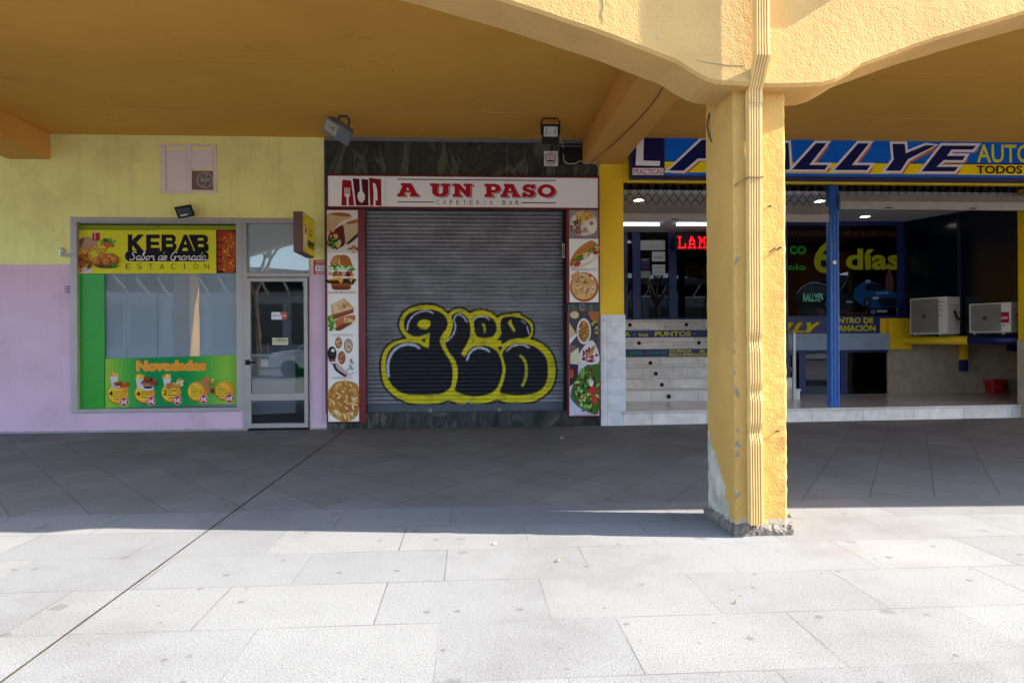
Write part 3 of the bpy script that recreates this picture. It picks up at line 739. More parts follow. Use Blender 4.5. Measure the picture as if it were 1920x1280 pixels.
for i in range(n_):
    u0 = i/n_; u1 = (i+1)/n_; d = abs((u0+u1)/2-.47)/.5; xa = 405+1325*u0; xb_ = 405+1325*u1
    A.k = 0; A.poly([(xa, 168-28*u0), (xb_, 168-28*u1), (xb_, 660-28*u1), (xa, 660-28*u0)], mixh('#0a8c48', '#86bb3c', min(1, max(0, d*1.7-.45))))
A.build('backing', nov)
A = Art((196, 666, 444, 766), Yg-.003, .0012).crop(120, 640, 5.333)
for cx, cy, r, bx, by, pr in ((540, 515, 100, 598, 598, '5€'), (805, 512, 100, 868, 593, '5€'), (1070, 508, 98, 1130, 588, '5€'), (1335, 500, 100, 1395, 580, '5€'), (1605, 495, 94, 1655, 575, '6€')):
    A.ell(cx-2, cy+8, r, r-2, '#8f3a20'); A.ell(cx, cy, r, r-3, '#e8952e'); A.ell(cx-18, cy, r*.8, r*.86, '#eeb033'); A.ell(cx-38, cy, r*.56, r*.7, '#f0c234')
    A.ell(bx, by, 46, 46, '#e3b0b0'); A.ell(bx, by, 41, 41, '#ad2733'); A.text(pr, bx-32, by-22, bx+32, by+22, '#f4eef0', .02)
for (n1, xx, yy, lines) in (('4', 448, 488, ['fingers de', 'pollo con', 'patatas y', 'salsa']), ('4', 720, 494, ['alitas con', 'patatas y', 'salsa']), ('2', 988, 482, ['muslitos', 'con', 'patatas y', 'salsa'])):
    A.text(n1, xx, yy, xx+42, yy+52, '#181410', .015)
    for i, tx in enumerate(lines): A.text(tx, xx+52, yy-2+i*25, xx+52+len(tx)*11, yy+14+i*25, '#3a2412', .012)
for xx, lines in ((1268, ['Taco', 'francés', 'mediano de', 'pollo o carne', 'picada']), (1534, ['Taco', 'francés', 'grande de', 'pollo o carne', 'picada'])):
    for i, tx in enumerate(lines): A.text(tx, xx, 440+i*25, xx+len(tx)*11, 456+i*25, '#3a2412', .012)
A.build('price_bubbles', nov)
A = Art((196, 666, 444, 766), Yg-.003, .0035).crop(120, 640, 5.333)
def cup(x, y):
    A.poly([(x-45, y), (x+45, y-6), (x+28, y+110), (x-22, y+112)], '#cfc8c4')
    for i in range(16): 
        q = x-40+i*5.4; A.stroke([(q, y+14), (q+random.uniform(-8, 8), y-28+random.uniform(-12, 18))], 9, random.choice(['#e5b23a', '#f0c860', '#c98d28']))
cup(502, 330); cup(757, 358); cup(1028, 352)
A.scatter(18, inell(560, 430, 90, 24), ['#a84a1c', '#bf6430', '#8a3612'], (24, 48), (12, 16), (-20, 20)); A.ell(520, 447, 46, 12, '#d9d2d0'); A.ell(520, 444, 34, 8, '#b98fa0')
A.scatter(24, inell(845, 400, 78, 36), ['#7d3020', '#9a4a30', '#5f2018', '#b46a48'], (18, 32), (10, 17)); A.ell(845, 462, 58, 26, '#cfd2d8'); A.ell(845, 454, 48, 14, '#4a2c30')
A.scatter(16, inell(1075, 440, 55, 24), ['#c98a48', '#dca860', '#b4722f'], (18, 32), (12, 18)); A.scatter(16, inell(1148, 410, 42, 36), ['#d9b07a', '#c99858', '#e8caa0', '#4a7a2a'], (14, 26), (9, 14))
A.poly([(1372, 390), (1410, 362), (1450, 370), (1478, 500), (1440, 505), (1385, 440)], '#b07a48', True); A.scatter(30, inell(1465, 410, 42, 42), ['#d9a24a', '#c87a3a', '#e8c070', '#5a8a2a', '#b84a30'], (8, 17), (5, 9)); A.poly([(1462, 480), (1510, 470), (1508, 525), (1475, 520)], '#8a2230')
A.build('food_picture', nov)
A = Art((196, 666, 444, 766), Yg-.003, .0065).crop(120, 640, 5.333)
A.text('Novedades', 716, 183, 1428, 300, '#8f2018', .10); A.text('Novedades', 721, 187, 1423, 296, '#f0c860', .075); A.text('Novedades', 726, 190, 1418, 292, '#e8962a', .045)
A.build('lettering', nov)
# kitchen interior
kr = thing('kebab_interior', 'dim takeaway interior seen through the glass door', 'interior', (-2.6, 2, 0))
mb = MB(); mb.box(-6.3, 3.5, 0, -1.9, 3.6, 3); mb.build('back_wall', 'bwall', kr)
for x_ in (-6.4, -1.9): mb = MB(); mb.box(x_, .32, 0, x_+.1, 3.5, 3); mb.build('side_wall', 'bwall', kr)
mb = MB(); mb.box(-6.3, .32, 2.85, -1.9, 3.5, 2.95); mb.build('ceiling_panel', 'dark', kr)
for i in range(3):
    mb = MB(); mb.box(-4.2, 3.2, 1.2+i*.4, -2.3, 3.48, 1.23+i*.4); mb.build('shelf', 'grey', kr)
ct = thing('counter', 'white and green serving counter behind the takeaway door', 'counter', (-2.9, 1.2, 0))
mb = MB(); mb.prism([(-3.6, .7, .12), (-2.62, 1.1, .12), (-2.62, 1.7, .12), (-3.6, 1.7, .12)], (0, 0, 0), (0, 0, .85)); mb.build('front', 'white', ct)
mb = MB(); mb.prism([(-2.615, 1.1, .25), (-2.05, 1.5, .25), (-2.05, 1.9, .25), (-2.615, 1.7, .25)], (0, 0, 0), (0, 0, .7)); mb.build('green_end', pmat('green_board', '#1c8a30', .5), ct)
mb = MB(); mb.prism([(-3.65, .65, .97), (-2.02, 1.35, .97), (-2.02, 1.95, .97), (-3.65, 1.75, .97)], (0, 0, .0), (0, 0, .04)); mb.build('worktop', 'steel', ct)
can = thing('drinks_can', 'red drinks can on the counter behind glass door', 'can', (W(502, 655, 1.3)[0], 1.3, 1.01))
qx = W(502, 655, 1.3)[0]
mb = MB(); mb.tube([(qx, 1.3, 1.012), (qx, 1.3, 1.02), (qx, 1.3, 1.14), (qx, 1.3, 1.155)], [.038, .045, .045, .036], 18); mb.build('body', pmat('can_red', '#a81822', .3, metal=.3), can)
mb = MB(); mb.tube([(qx, 1.3, 1.155), (qx, 1.3, 1.16)], .034, 18); mb.build('lid', 'steel', can)
# paper stickers on door
A = Art((509, 584, 538, 600), -.006, .001).crop(455, 515, 4.338); A.poly([(235, 303), (362, 303), (360, 364), (233, 364)], '#d9dde4'); A.poly([(315, 303), (362, 303), (360, 364), (318, 364)], '#b8565a'); A.poly([(300, 303), (318, 303), (312, 345)], '#6aa84a'); A.text('SERVICIO', 243, 325, 300, 340, '#9a5a62', .01); A.text('24h', 322, 325, 355, 342, '#e8c8c8', .01)
sticker('door_sticker', A, 'small white and red sticker on the upper part of takeaway door', 'sticker')
A = Art((509, 632, 541, 648), -.006, .001).crop(455, 515, 4.338); A.rect_(240, 513, 370, 570, '#d3d2ae'); A.text('CERRADO', 274, 519, 364, 543, '#2a2c22', .02); A.stroke([(247, 560), (247, 535), (258, 524), (268, 535), (268, 560)], 4, '#33352a'); A.rect_(275, 550, 360, 554, '#77775f')
sticker('closed_sign', A, 'cream closed notice hanging in the middle of takeaway door', 'sign')
# alarm sign and small marks on the wall
A = Art((586, 486, 611, 516), 0, .003).crop(430, 380, 7.11); A.rect_(1120, 762, 1282, 955, '#b83a3c'); A.rect_(1145, 832, 1272, 910, '#dfe0e6'); A.text('ALARMA', 1148, 772, 1278, 794, '#ecd6d6', .02); A.text('CONECTADA', 1152, 802, 1274, 818, '#e0b8b8', .01); A.text('VIGILANCIA', 1150, 838, 1268, 856, '#3a3c48', .01); A.text('24 H', 1212, 866, 1268, 900, '#2a2c38', .02); A.poly([(1162, 868), (1198, 876), (1198, 890), (1160, 880)], '#22242c'); A.text('AVISO', 1150, 920, 1276, 944, '#ecd6d6', .02)
mb = MB(); mb.pbox(587, 487, 610.4, 514.5, -.0025, .0)
al = thing('alarm_sign', 'small red and white alarm notice beside takeaway door frame', 'sign', (XR-.1, 0, 2)); mb.build('plate', 'white', al); A.build('lettering', al)
A = Art((118, 534, 136, 550), 0, .002); 
for i in range(3): A.text('TIMBRE', 120.5, 536+i*5, 133.5, 538.6+i*5, '#5f4c60', .03)
sticker('stencil_mark', A, 'small dark stencilled lettering on the lilac wall left of window', 'marking')
mb = MB(); q = W(115, 470); q2 = W(133, 479); mb.tube([(q[0], -.02, q[1]), (q[0]+.01, -.02, q2[1]), (q2[0], -.02, q2[1]), (q2[0]+.02, -.02, q2[1]+.01)], .02, 8); mb.tube([(q[0], -.02, q[1]+.03), (q[0]+.05, -.015, q[1]-.02)], .022, 8)
tag(mb.build('foil_wrap', pmat('foil', '#c6c6c8', .3, .15, 30, .004, 60, metal=.5)), 'bit of crumpled silver foil around pipe end left of shop window', 'pipe end')
# projecting lightbox
bx_a, bz_b = W(550, 470, -.75); bx_b = W(567, 470, -.75)[0]; lz1 = W(558, 396, -.75)[1]; lz0 = W(558, 472, -.75)[1]
bxs = thing('projecting_sign', 'brown projecting box sign with yellow face above the takeaway door', 'sign', (bx_a, -.1, lz0))
mb = MB(); mb.box(bx_a, -.75, lz0, bx_b, -.10, lz1); mb.build('case', 'brown', bxs, bevel=.006)
mb = MB(); mb.box(bx_a+.03, -.10, lz0+.15, bx_b-.03, 0, lz1-.18); mb.build('bracket', 'black', bxs)
A = Art((0, 0, 240, 530), base=.003, plane=((bx_b, -.735, lz1-.015), (0, .62, 0), (0, 0, lz0-lz1+.03), (1, 0, 0)))
A.rect_(0, 0, 240, 530, '#c9bd1e')
A.poly([(40, 150), (62, 110), (85, 130), (95, 210), (100, 300), (84, 330), (86, 420), (92, 470), (70, 462), (62, 400), (40, 470), (30, 455), (42, 330), (36, 240)], '#c4bfc6', True); A.poly([(45, 190), (80, 180), (78, 250), (50, 260)], '#6b4a48', True); A.ell(52, 150, 16, 30, '#8f5a4a')
A.scatter(16, inell(160, 190, 34, 90), ['#a84a1c', '#8a3414', '#c87a3a', '#d9a24a'], (10, 26), (8, 16))
A.text('KEBAB', 100, 330, 232, 385, '#17141c', .05); A.rrect(92, 388, 236, 440, 18, '#17141c'); A.text('SABOR', 104, 398, 226, 430, '#b9b02a', .01)
A.build('face', bxs)
# little LED flood above the window
def flood_led():
    fx, fz = W(346, 397, -.12); t = thing('floodlight', 'small black LED floodlight above the takeaway window', 'floodlight', (fx, -.1, fz))
    R_ = Matrix.Translation((fx, -.12, fz)) @ Matrix.Rotation(math.radians(-10), 4, 'Y') @ Matrix.Rotation(math.radians(28), 4, 'X')
    def rb(x0, y0, z0, x1, y1, z1, name, mat, bv=.003):
        mb = MB(); mb.box(x0, y0, z0, x1, y1, z1); mb.v = [tuple(R_ @ Vector(v)) for v in mb.v]; return mb.build(name, mat, t, bevel=bv)
    rb(-.105, -.012, -.075, .105, .028, .075, 'housing', 'black'); rb(-.085, -.016, -.055, .085, -.0121, .055, 'glass', 'darkgrey', 0); rb(-.06, -.019, -.045, .03, -.0161, -.03, 'led_strip', 'white', 0)
    mb = MB(); mb.box(fx-.02, -.1, fz-.02, fx+.02, 0, fz+.02); mb.build('bracket', 'black', t)
flood_led()

# ================================================================ CAFE FRONT
cf = thing('cafe_front', 'dark green marble cladding framing the shuttered cafe', 'shop front', (0, 0, 0))
cx0 = XR+.0005; cx1 = W(1125, 560)[0]
sx0, sx1, sz0, sz1 = RX(686, 395, 1057, 772)
fz0 = W(860, 393)[1]
mb = MB(); mb.box(cx0, 0, fz0, cx1, .3, CZ+.1); mb.box(cx0, 0, 0, sx0-.06, .3, fz0); mb.box(sx1+.06, 0, 0, cx1, .3, fz0); mb.build('cladding', 'marble', cf)
mb = MB(); mb.box(sx0-.06, -.03, 0, sx1+.06, .4, sz0+.0); mb.build('threshold', 'marble', cf, bevel=.004)
mb = MB(); z = W(850, 262)[1]; mb.box(cx0, -.03, z-.035, W(1090, 262)[0], 0, z+.012); mb.build('top_trim', 'grey', cf, bevel=.003)
mb = MB(); mb.box(cx0-.012, -.012, sz0, cx0+.012, -.0005, CZ-.03); mb.build('edge_trim', 'darkgrey', cf)
mb = MB(); v = RX(1049, 272, 1090, 309); mb.box(v[0], -.015, v[2], v[1], -.0005, v[3]); gr = mb.build('vent_grille', 'black', cf)
mb = MB()
for i in range(10): zz = v[2]+(v[3]-v[2])*(i+.5)/10; mb.prism([(v[0]+.01, -.03, zz-.006), (v[0]+.01, -.016, zz+.008), (v[0]+.01, -.016, zz+.004)], (0, 0, 0), (v[1]-v[0]-.02, 0, 0))
mb.build('louvre', 'darkgrey', gr)
mb = MB(); mb.box(v[0], -.028, v[3]-.03, v[1], -.016, v[3]-.015); mb.build('louvre_bar', 'grey', gr)
# --- shutter with graffiti
sh = thing('roller_shutter', 'closed grey roller shutter sprayed with a yellow and black bubble graffiti', 'roller shutter', ((sx0+sx1)/2, .08, sz0))
PITCH = .0555; prof = [(0, .016), (.10, .016), (.16, .004), (.35, -.004), (.6, -.006), (.85, -.002), (.93, .006)]
zs, ys = [], []
z = sz0+.10
while z < sz1+.02:
    for a, b in prof: zs.append(z+a*PITCH); ys.append(.08+b)
    z += PITCH
nc = int((sx1-sx0)/.0085); xs = np.linspace(sx0, sx1, nc+1)
zs = np.array(zs); ys = np.array(ys); nr = len(zs)
XX, ZZ = np.meshgrid(xs, zs); gx = XX.ravel(); gz = ZZ.ravel()
# drawing units of the tag -> metres on the shutter
ga, gb, gc, gd = RX(690, 560, 1060, 780, .08)
UX = (gx-ga)/(gb-ga)*1920; UY = (gd-gz)/(gd-gc)*1142
jig = np.random.RandomState(2)
def inpoly(P):
    P = np.array(P); r = np.zeros(len(UX), bool); n = len(P)
    for i in range(n):
        x1, y1 = P[i]; x2, y2 = P[(i+1) % n]
        if y1 == y2: continue
        c = ((y1 > UY) != (y2 > UY)) & (UX < (x2-x1)*(UY-y1)/(y2-y1)+x1); r ^= c
    return r
def dist(P, closed=False):
    P = np.array(P, float); d = np.full(len(UX), 1e9); n = len(P)
    for i in range(n if closed else n-1):
        a = P[i]; b = P[(i+1) % n]; ab = b-a; L = (ab**2).sum()+1e-9
        t = np.clip(((UX-a[0])*ab[0]+(UY-a[1])*ab[1])/L, 0, 1); d = np.minimum(d, np.hypot(UX-a[0]-t*ab[0], UY-a[1]-t*ab[1]))
    return d
def sdf(P): d = dist(P, True); return np.where(inpoly(P), -d, d)
colr = np.zeros((len(UX), 3)); alpha = np.zeros(len(UX))
def paint(mask, c):
    c = np.array(lin(c)); m = np.clip(mask, 0, 1)[:, None]; colr[:] = colr*(1-m)+c*m; alpha[:] = np.maximum(alpha, m[:, 0])
OUT = [(125,640),(140,540),(180,465),(250,415),(330,390),(375,385),(330,330),(302,260),(312,190),(350,130),(420,85),(520,62),(620,62),(700,85),(752,128),(775,148),(820,108),(890,96),(940,110),(985,142),(1030,118),(1110,112),(1180,130),(1230,165),(1252,188),(1272,178),(1300,158),(1380,150),(1470,142),(1484,165),(1540,195),(1590,235),(1606,300),(1592,370),(1572,395),(1650,420),(1730,475),(1790,550),(1820,650),(1820,760),(1785,870),(1700,955),(1600,1005),(1480,1020),(1340,1015),(1245,985),(1150,1015),(1020,1028),(900,1025),(775,985),(700,1010),(600,1020),(480,1020),(370,1000),(270,950),(190,880),(140,790)]
so = sdf(catmull(OUT, True, 3))
paint((26-so)/7, '#0f1014'); paint((1-so)/4, '#ccbf0c')
yn = np.sin(UX*.013+UY*.02)*np.sin(UX*.031-UY*.011); paint(np.where(so < 0, np.clip(yn*.8-.15, 0, .5), 0), '#8f9226')
BK = '#10121c'
def fill(P, c=BK, sm=True): paint((1-sdf(catmull(P, True, 4) if sm else P))/4, c)
fill([(345,260),(355,190),(400,137),(480,110),(580,100),(680,120),(740,162),(768,220),(762,280),(728,330),(695,390),(700,440),(740,520),(790,600),(815,690),(810,800),(790,860),(720,915),(600,932),(440,930),(330,912),(250,860),(195,780),(170,700),(170,600),(190,520),(240,460),(320,425),(420,420),(500,437),(545,465),(582,470),(587,400),(592,335),(540,350),(480,365),(420,355),(365,315)])
fill([(805,175),(840,140),(880,135),(930,155),(970,200),(990,270),(990,340),(968,410),(930,480),(903,535),(935,560),(960,520),(995,480),(1060,455),(1150,460),(1220,490),(1268,545),(1298,640),(1300,720),(1270,820),(1230,890),(1150,935),(1050,950),(940,940),(870,912),(832,885),(855,800),(862,690),(838,600),(780,520),(745,440),(760,410),(800,330),(820,250)])
fill([(1025,215),(1060,180),(1130,165),(1200,190),(1240,240),(1245,310),(1210,365),(1140,385),(1060,372),(1030,320)])
fill([(1290,205),(1330,178),(1420,175),(1500,195),(1560,240),(1585,300),(1570,360),(1530,385),(1440,390),(1370,405),(1300,445),(1285,412),(1245,405),(1290,350),(1280,270)])
fill([(1300,525),(1350,470),(1430,442),(1520,440),(1610,465),(1680,515),(1725,570),(1745,640),(1745,760),(1715,850),(1650,910),(1540,940),(1420,945),(1320,930),(1272,908),(1300,830),(1325,740),(1325,650),(1305,580)])
fill([(1262,470),(1300,465),(1290,505),(1268,500)]); fill([(505,402),(552,375),(552,428)], sm=False); fill([(985,405),(1035,415),(990,435)], sm=False)
YG = '#ccc010'
fill([(475,250),(505,205),(560,198),(602,220),(598,262),(560,295),(510,285)], YG); fill([(985,385),(1012,405),(985,470),(940,548),(905,548),(905,515),(950,450)], YG, False)
fill([(1098,245),(1128,238),(1141,290),(1135,330),(1120,330),(1115,285)], '#a8a21a'); fill([(1352,235),(1390,195),(1394,240),(1430,312),(1415,332),(1395,300)], YG, False)
def spray(P, w, c): d = dist(catmull(P, False, 5)); paint((w/2-d)/4, c)
spray([(1480,560),(1520,610),(1535,690),(1525,780),(1495,850)], 32, '#a9a51e')
WH = '#b9bdd0'
for P, w in (([(195,745),(190,640),(215,550),(270,480),(360,440),(440,445),(490,475)],30),([(378,300),(390,230),(440,160),(520,120),(590,120),(625,140)],19),([(765,410),(820,350),(845,270),(830,200),(860,155),(910,165),(955,222)],18),([(1025,205),(1070,175),(1130,175),(1175,205)],17),([(955,590),(985,525),(1050,480),(1120,485),(1170,512)],26),([(1345,510),(1400,465),(1480,450),(1530,460),(1560,480)],20),([(1490,213),(1528,245)],12),([(1543,270),(1563,345)],15)): spray(P, w, WH)
for x_, y_, c_ in ((860, 1025, '#c8441a'), (960, 1022, '#1f5a9a')): paint((22-np.hypot((UX-x_), (UY-y_)*1.4))/4, c_)
V = np.stack([gx, np.repeat(ys, nc+1), gz], 1)
ii = np.arange(nr-1)[:, None]*(nc+1)+np.arange(nc)[None, :]; ii = ii.ravel()
Fq = np.stack([ii, ii+1, ii+nc+2, ii+nc+1], 1)
isg = (alpha[Fq] > .45).all(1)
def submesh(name, faces, mat, colors=None):
    used = np.unique(faces); mp = np.full(len(V), -1); mp[used] = np.arange(len(used)); me = bpy.data.meshes.new(name)
    off = np.array(ORG[sh.name]); me.from_pydata((V[used]-off).tolist(), [], mp[faces].tolist())
    o = bpy.data.objects.new(name, me); COL.objects.link(o); o.parent = sh; ORG[o.name] = ORG[sh.name]; me.materials.append(mat)
    if colors is not None:
        at = me.color_attributes.new('Col', 'FLOAT_COLOR', 'POINT'); at.data.foreach_set('color', np.concatenate([colors[used], np.ones((len(used), 1))], 1).astype(np.float32).ravel())
    return o
submesh('slats', Fq[~isg], M['slat']); submesh('graffiti', Fq[isg], artmat('spray_paint', .42, .4), colr)['label'] = 'yellow and black bubble letters with pale blue highlights'
mb = MB(); mb.box(sx0+.003, .06, sz0, sx1-.003, .1, sz0+.099); bb = mb.build('bottom_bar', pmat('bottom_bar_paint', '#4a5058', .5, .2, 5, metal=.3), sh, bevel=.004)
for pxx in (807, 936):
    q = W(pxx, 769, .05); mb = MB(); mb.box(q[0]-.025, .035, q[1]-.03, q[0]+.025, .06, q[1]+.03); mb.build('lock_bracket', 'grey', bb, bevel=.004)
mb = MB(); mb.box(sx0-.06, -.005, sz0, sx0-.0005, .14, fz0); mb.build('guide_rail', 'black', sh, bevel=.004)
mb = MB(); mb.box(sx1+.0005, -.005, sz0, sx1+.06, .14, fz0); mb.build('guide_rail', 'black', sh, bevel=.004)
mb = MB(); mb.box(sx0-.06, .15, 0, sx1+.06, .2, fz0+.1); mb.build('backing', 'dark', sh)
mb = MB(); mb.box(sx0, .0, sz1, sx1, .14, fz0-.0005); mb.build('head_channel', 'darkgrey', sh)
q = W(1056.5, 470); A = Art((1054, 456, 1059, 484), -.005, .003); A.rect_(1054.3, 457, 1058.7, 484, '#b9b9b4'); A.rect_(1055.4, 460, 1057.6, 480, '#5a5a58'); A.build('rail_sticker', sh)
# --- fascia sign
fs = thing('fascia_sign', 'white illuminated cafe sign with red slab lettering above the shutter', 'sign', (cx0, -.1, fz0))
a, b, c_, d = RX(612, 329, 1124, 391)
Yf = -.10; a, b, c_, d = RX(612, 329, 1124, 391, Yf)
mb = MB(); fr = .02
mb.box(a, Yf, d-fr, b, -.001, d); mb.box(a, Yf, c_, b, -.001, c_+fr); mb.box(a, Yf, c_+fr, a+fr, -.001, d-fr); mb.box(b-fr, Yf, c_+fr, b, -.001, d-fr); mb.build('frame', 'red', fs, bevel=.003)
mb = MB(); xj = W(723.5, 360, Yf)[0]
mb.box(a+fr, Yf+.008, c_+fr, xj-.0015, -.002, d-fr); mb.box(xj+.0015, Yf+.008, c_+fr, b-fr, -.002, d-fr); mb.build('panel', 'white', fs)
A = Art((612, 329, 1124, 391), Yf+.008, .002).crop(590, 200, 6.4)
A.poly([(327, 890), (432, 898), (468, 1196), (315, 1196)], '#9a1420'); A.poly([(450, 873), (634, 885), (634, 1196), (487, 1196)], '#55141c'); A.poly([(642, 864), (786, 880), (788, 1196), (655, 1196)], '#8a141e')
Wt = '#e6e2df'
for xx in (352, 371, 390, 408): A.rect_(xx, 985, xx+9, 1062, Wt)
A.poly([(352, 1058), (417, 1058), (415, 1085), (400, 1100), (402, 1196), (378, 1196), (376, 1100), (356, 1085)], Wt)
A.poly([(528, 872), (552, 872), (562, 1020), (594, 1070), (590, 1125), (556, 1165), (520, 1140), (504, 1090), (512, 1050), (536, 1020)], Wt)
A.poly([(688, 930), (705, 925), (728, 960), (740, 1030), (742, 1132), (718, 1136), (716, 1196), (692, 1196), (696, 1060)], Wt)
A.build('cutlery_logo', fs)
A = Art((612, 329, 1124, 391), Yf+.008, .002)
RD = '#b01424'; SH_ = '#7a2026'
def box_glyph(ch, x0, y0, x1, y1):
    w, h = x1-x0, y1-y0
    def T(p, c, dx=0, dy=0): A.poly([(x0+u*w+dx, y0+v*h+dy) for u, v in p], c)
    if ch == 'A':
        o = [(.18, 0), (.66, 0), (.92, .8), (1, .8), (1, 1), (.58, 1), (.58, .8), (.64, .8), (.61, .68), (.37, .68), (.34, .8), (.41, .8), (.41, 1), (0, 1), (0, .8), (.08, .8), (.26, .2), (.18, .2)]; hs = [[(.42, .52), (.49, .3), (.56, .52)]]
    elif ch == 'U':
        o = [(0, 0), (.46, 0), (.46, .2), (.38, .2), (.38, .68), (.44, .78), (.54, .78), (.62, .68), (.62, .2), (.54, .2), (.54, 0), (1, 0), (1, .2), (.9, .2), (.9, .72), (.78, .93), (.6, 1), (.4, 1), (.22, .93), (.1, .72), (.1, .2), (0, .2)]; hs = []
    elif ch == 'N':
        o = [(0, 0), (.34, 0), (.64, .5), (.64, .2), (.54, .2), (.54, 0), (1, 0), (1, .2), (.9, .2), (.9, 1), (.68, 1), (.35, .46), (.35, .8), (.45, .8), (.45, 1), (0, 1), (0, .8), (.1, .8), (.1, .2), (0, .2)]; hs = []
    elif ch == 'P':
        o = [(0, 0), (.7, 0), (.92, .1), (1, .33), (.92, .57), (.7, .68), (.44, .68), (.44, .8), (.56, .8), (.56, 1), (0, 1), (0, .8), (.12, .8), (.12, .2), (0, .2)]; hs = [[(.44, .22), (.62, .22), (.7, .34), (.62, .46), (.44, .46)]]
    elif ch == 'S':
        o = [(.98, .36), (.72, .36), (.64, .24), (.46, .22), (.38, .29), (.46, .37), (.8, .44), (.97, .56), (1, .72), (.9, .91), (.66, 1), (.44, 1), (.27, .94), (.24, 1), (.02, 1), (.02, .64), (.27, .64), (.34, .75), (.5, .8), (.62, .74), (.56, .65), (.22, .57), (.06, .44), (.05, .24), (.18, .07), (.4, 0), (.58, .01), (.72, .07), (.76, 0), (.98, 0)]; hs = []
    else:
        o = [(.5+.5*math.cos(t), .5+.5*math.sin(t)) for t in [2*math.pi*i/28 for i in range(28)]]; hs = [[(.5+.24*math.cos(t), .5+.26*math.sin(t)) for t in [2*math.pi*i/20 for i in range(20)]]]
    T(o, SH_, 2.4, 1.8); A.poly(offset_poly([(x0+u*w, y0+v*h) for u, v in o], .8), Wt); T(o, RD)
    for q in hs: T(q, Wt)
for ch, p, q in (('A', 742, 782.5), ('U', 803.6, 841.5), ('N', 845.3, 883.5), ('P', 905, 936), ('A', 935, 972.5), ('S', 976, 1001.5), ('O', 1005.5, 1040)): box_glyph(ch, p, 344.5, q, 369.3)
for _ in range(60):
    x_, y_ = random.uniform(745, 1038), random.uniform(346, 368); A.ell(x_, y_, random.uniform(.2, .7), random.uniform(.2, .5), '#c05058', 6)
A.build('name_lettering', fs); A = Art((612, 329, 1124, 391), Yf+.008, .002)
for x0_, x1_, y_ in ((743, 1041, 337.3), (743.5, 811, 379.5), (975, 1041, 379.5)): A.rect_(x0_, y_-.9, x1_, y_+.9, '#4a1a20'); A.build('rule_line', fs); A = Art((612, 329, 1124, 391), Yf+.008, .002)
A.spaced('CAFETERÍA', 815, 375.3, 921, 383.8, '#3a3436', 6, -.004); A.spaced('BAR', 939, 375.3, 970, 383.8, '#3a3436', 6, -.004); A.ell(930.5, 378, .7, .8, '#3a3436', 8)
A.build('subtitle_lettering', fs)
# --- picture boards
def board(name, label, rect, panel, group='food picture boards on the cafe front', Y=-.06):
    t = thing(name, label, 'menu board', (W(rect[0], rect[3])[0], -.03, W(rect[0], rect[3])[1]), group)
    a, b, c, d = RX(*rect, Y); e, f_, g_, h_ = RX(*panel, Y)
    mb = MB(); mb.box(a, Y, c, e, -.001, d); mb.box(f_, Y, c, b, -.001, d); mb.box(e, Y, h_, f_, -.001, d); mb.box(e, Y, c, f_, -.001, g_); mb.build('frame', 'red', t, bevel=.003)
    mb = MB(); mb.box(e, Y+.006, g_, f_, -.002, h_); mb.build('panel', 'white', t); return t, Y+.006
PW = '#e4e2e6'
t, Y_ = board('menu_board', 'tall picture board left of shutter with burger, sandwich and fries', (611.5, 391.5, 685, 792), (614, 394, 672, 790))
A = Art((614, 394, 672, 790), Y_, .0015).crop(600, 380, 5.82)
A.rect_(82, 84, 418, 545, '#dcd6d0')
A.poly([(82, 140), (160, 112), (270, 110), (345, 140), (340, 170), (230, 215), (160, 290), (100, 330), (82, 290)], '#c9a87c', True); A.poly([(110, 125), (200, 108), (310, 118), (345, 148), (250, 150)], '#9a5f2c', True)
A.poly([(235, 245), (330, 205), (418, 182), (418, 345), (330, 420), (285, 455), (262, 380), (270, 290)], '#d0b490', True); A.poly([(290, 215), (418, 180), (418, 215), (330, 235)], '#a86a34', True)
A.poly([(160, 300), (250, 245), (272, 330), (275, 450), (200, 500), (110, 480), (95, 360)], '#5f2d22', True)
A.scatter(40, inell(150, 440, 75, 80), ['#5c8a30', '#3f6b22', '#86b04a', '#2d4f1a', '#a8c468'], (10, 26), (5, 12)); A.scatter(16, inell(170, 350, 60, 40), ['#a8281c', '#c8502a', '#d9b070', '#7a1c18'], (12, 26), (8, 14)); A.ell(210, 450, 24, 46, '#d3b884', 14, 20); A.ell(182, 370, 22, 26, '#cfae7c')
A.poly([(280, 460), (418, 330), (418, 375), (330, 450)], '#4a2c22'); A.scatter(30, inell(365, 500, 50, 40), ['#a8384a', '#8a2030', '#b8c460', '#d9d2a0', '#c87050'], (10, 22), (6, 12))
A.build('wrap_picture', t)
A = Art((614, 394, 672, 790), Y_, .0015).crop(600, 380, 5.82)
A.poly([(120, 680), (128, 630), (160, 585), (205, 570), (218, 575), (280, 572), (325, 600), (345, 650), (348, 690), (230, 705)], '#a8642c', True); A.poly([(135, 640), (170, 595), (205, 585), (200, 650), (140, 675)], '#c98a4a', True); A.poly([(200, 690), (215, 580), (228, 690)], '#e0b470')
A.scatter(40, inrect(105, 685, 375, 735), ['#5f9a34', '#3f7a22', '#8cc04c', '#2d5a1a', '#d4e0b0'], (14, 30), (8, 15), (-30, 30)); A.scatter(36, inrect(110, 755, 360, 805), ['#8a3a22', '#a85030', '#c87a4a', '#6a241a', '#d9a070'], (12, 28), (8, 13), (-30, 30))
A.poly([(85, 840), (375, 830), (378, 865), (340, 895), (100, 880)], '#33231c', True); A.poly([(88, 838), (200, 815), (262, 830), (240, 892), (200, 845), (100, 850)], '#d9a52c'); A.poly([(310, 815), (370, 820), (345, 875)], '#d9a52c')
A.poly([(125, 880), (345, 880), (335, 940), (300, 952), (170, 952), (135, 940)], '#7f3f1c'); A.rect_(130, 888, 342, 905, '#9a5a2c')
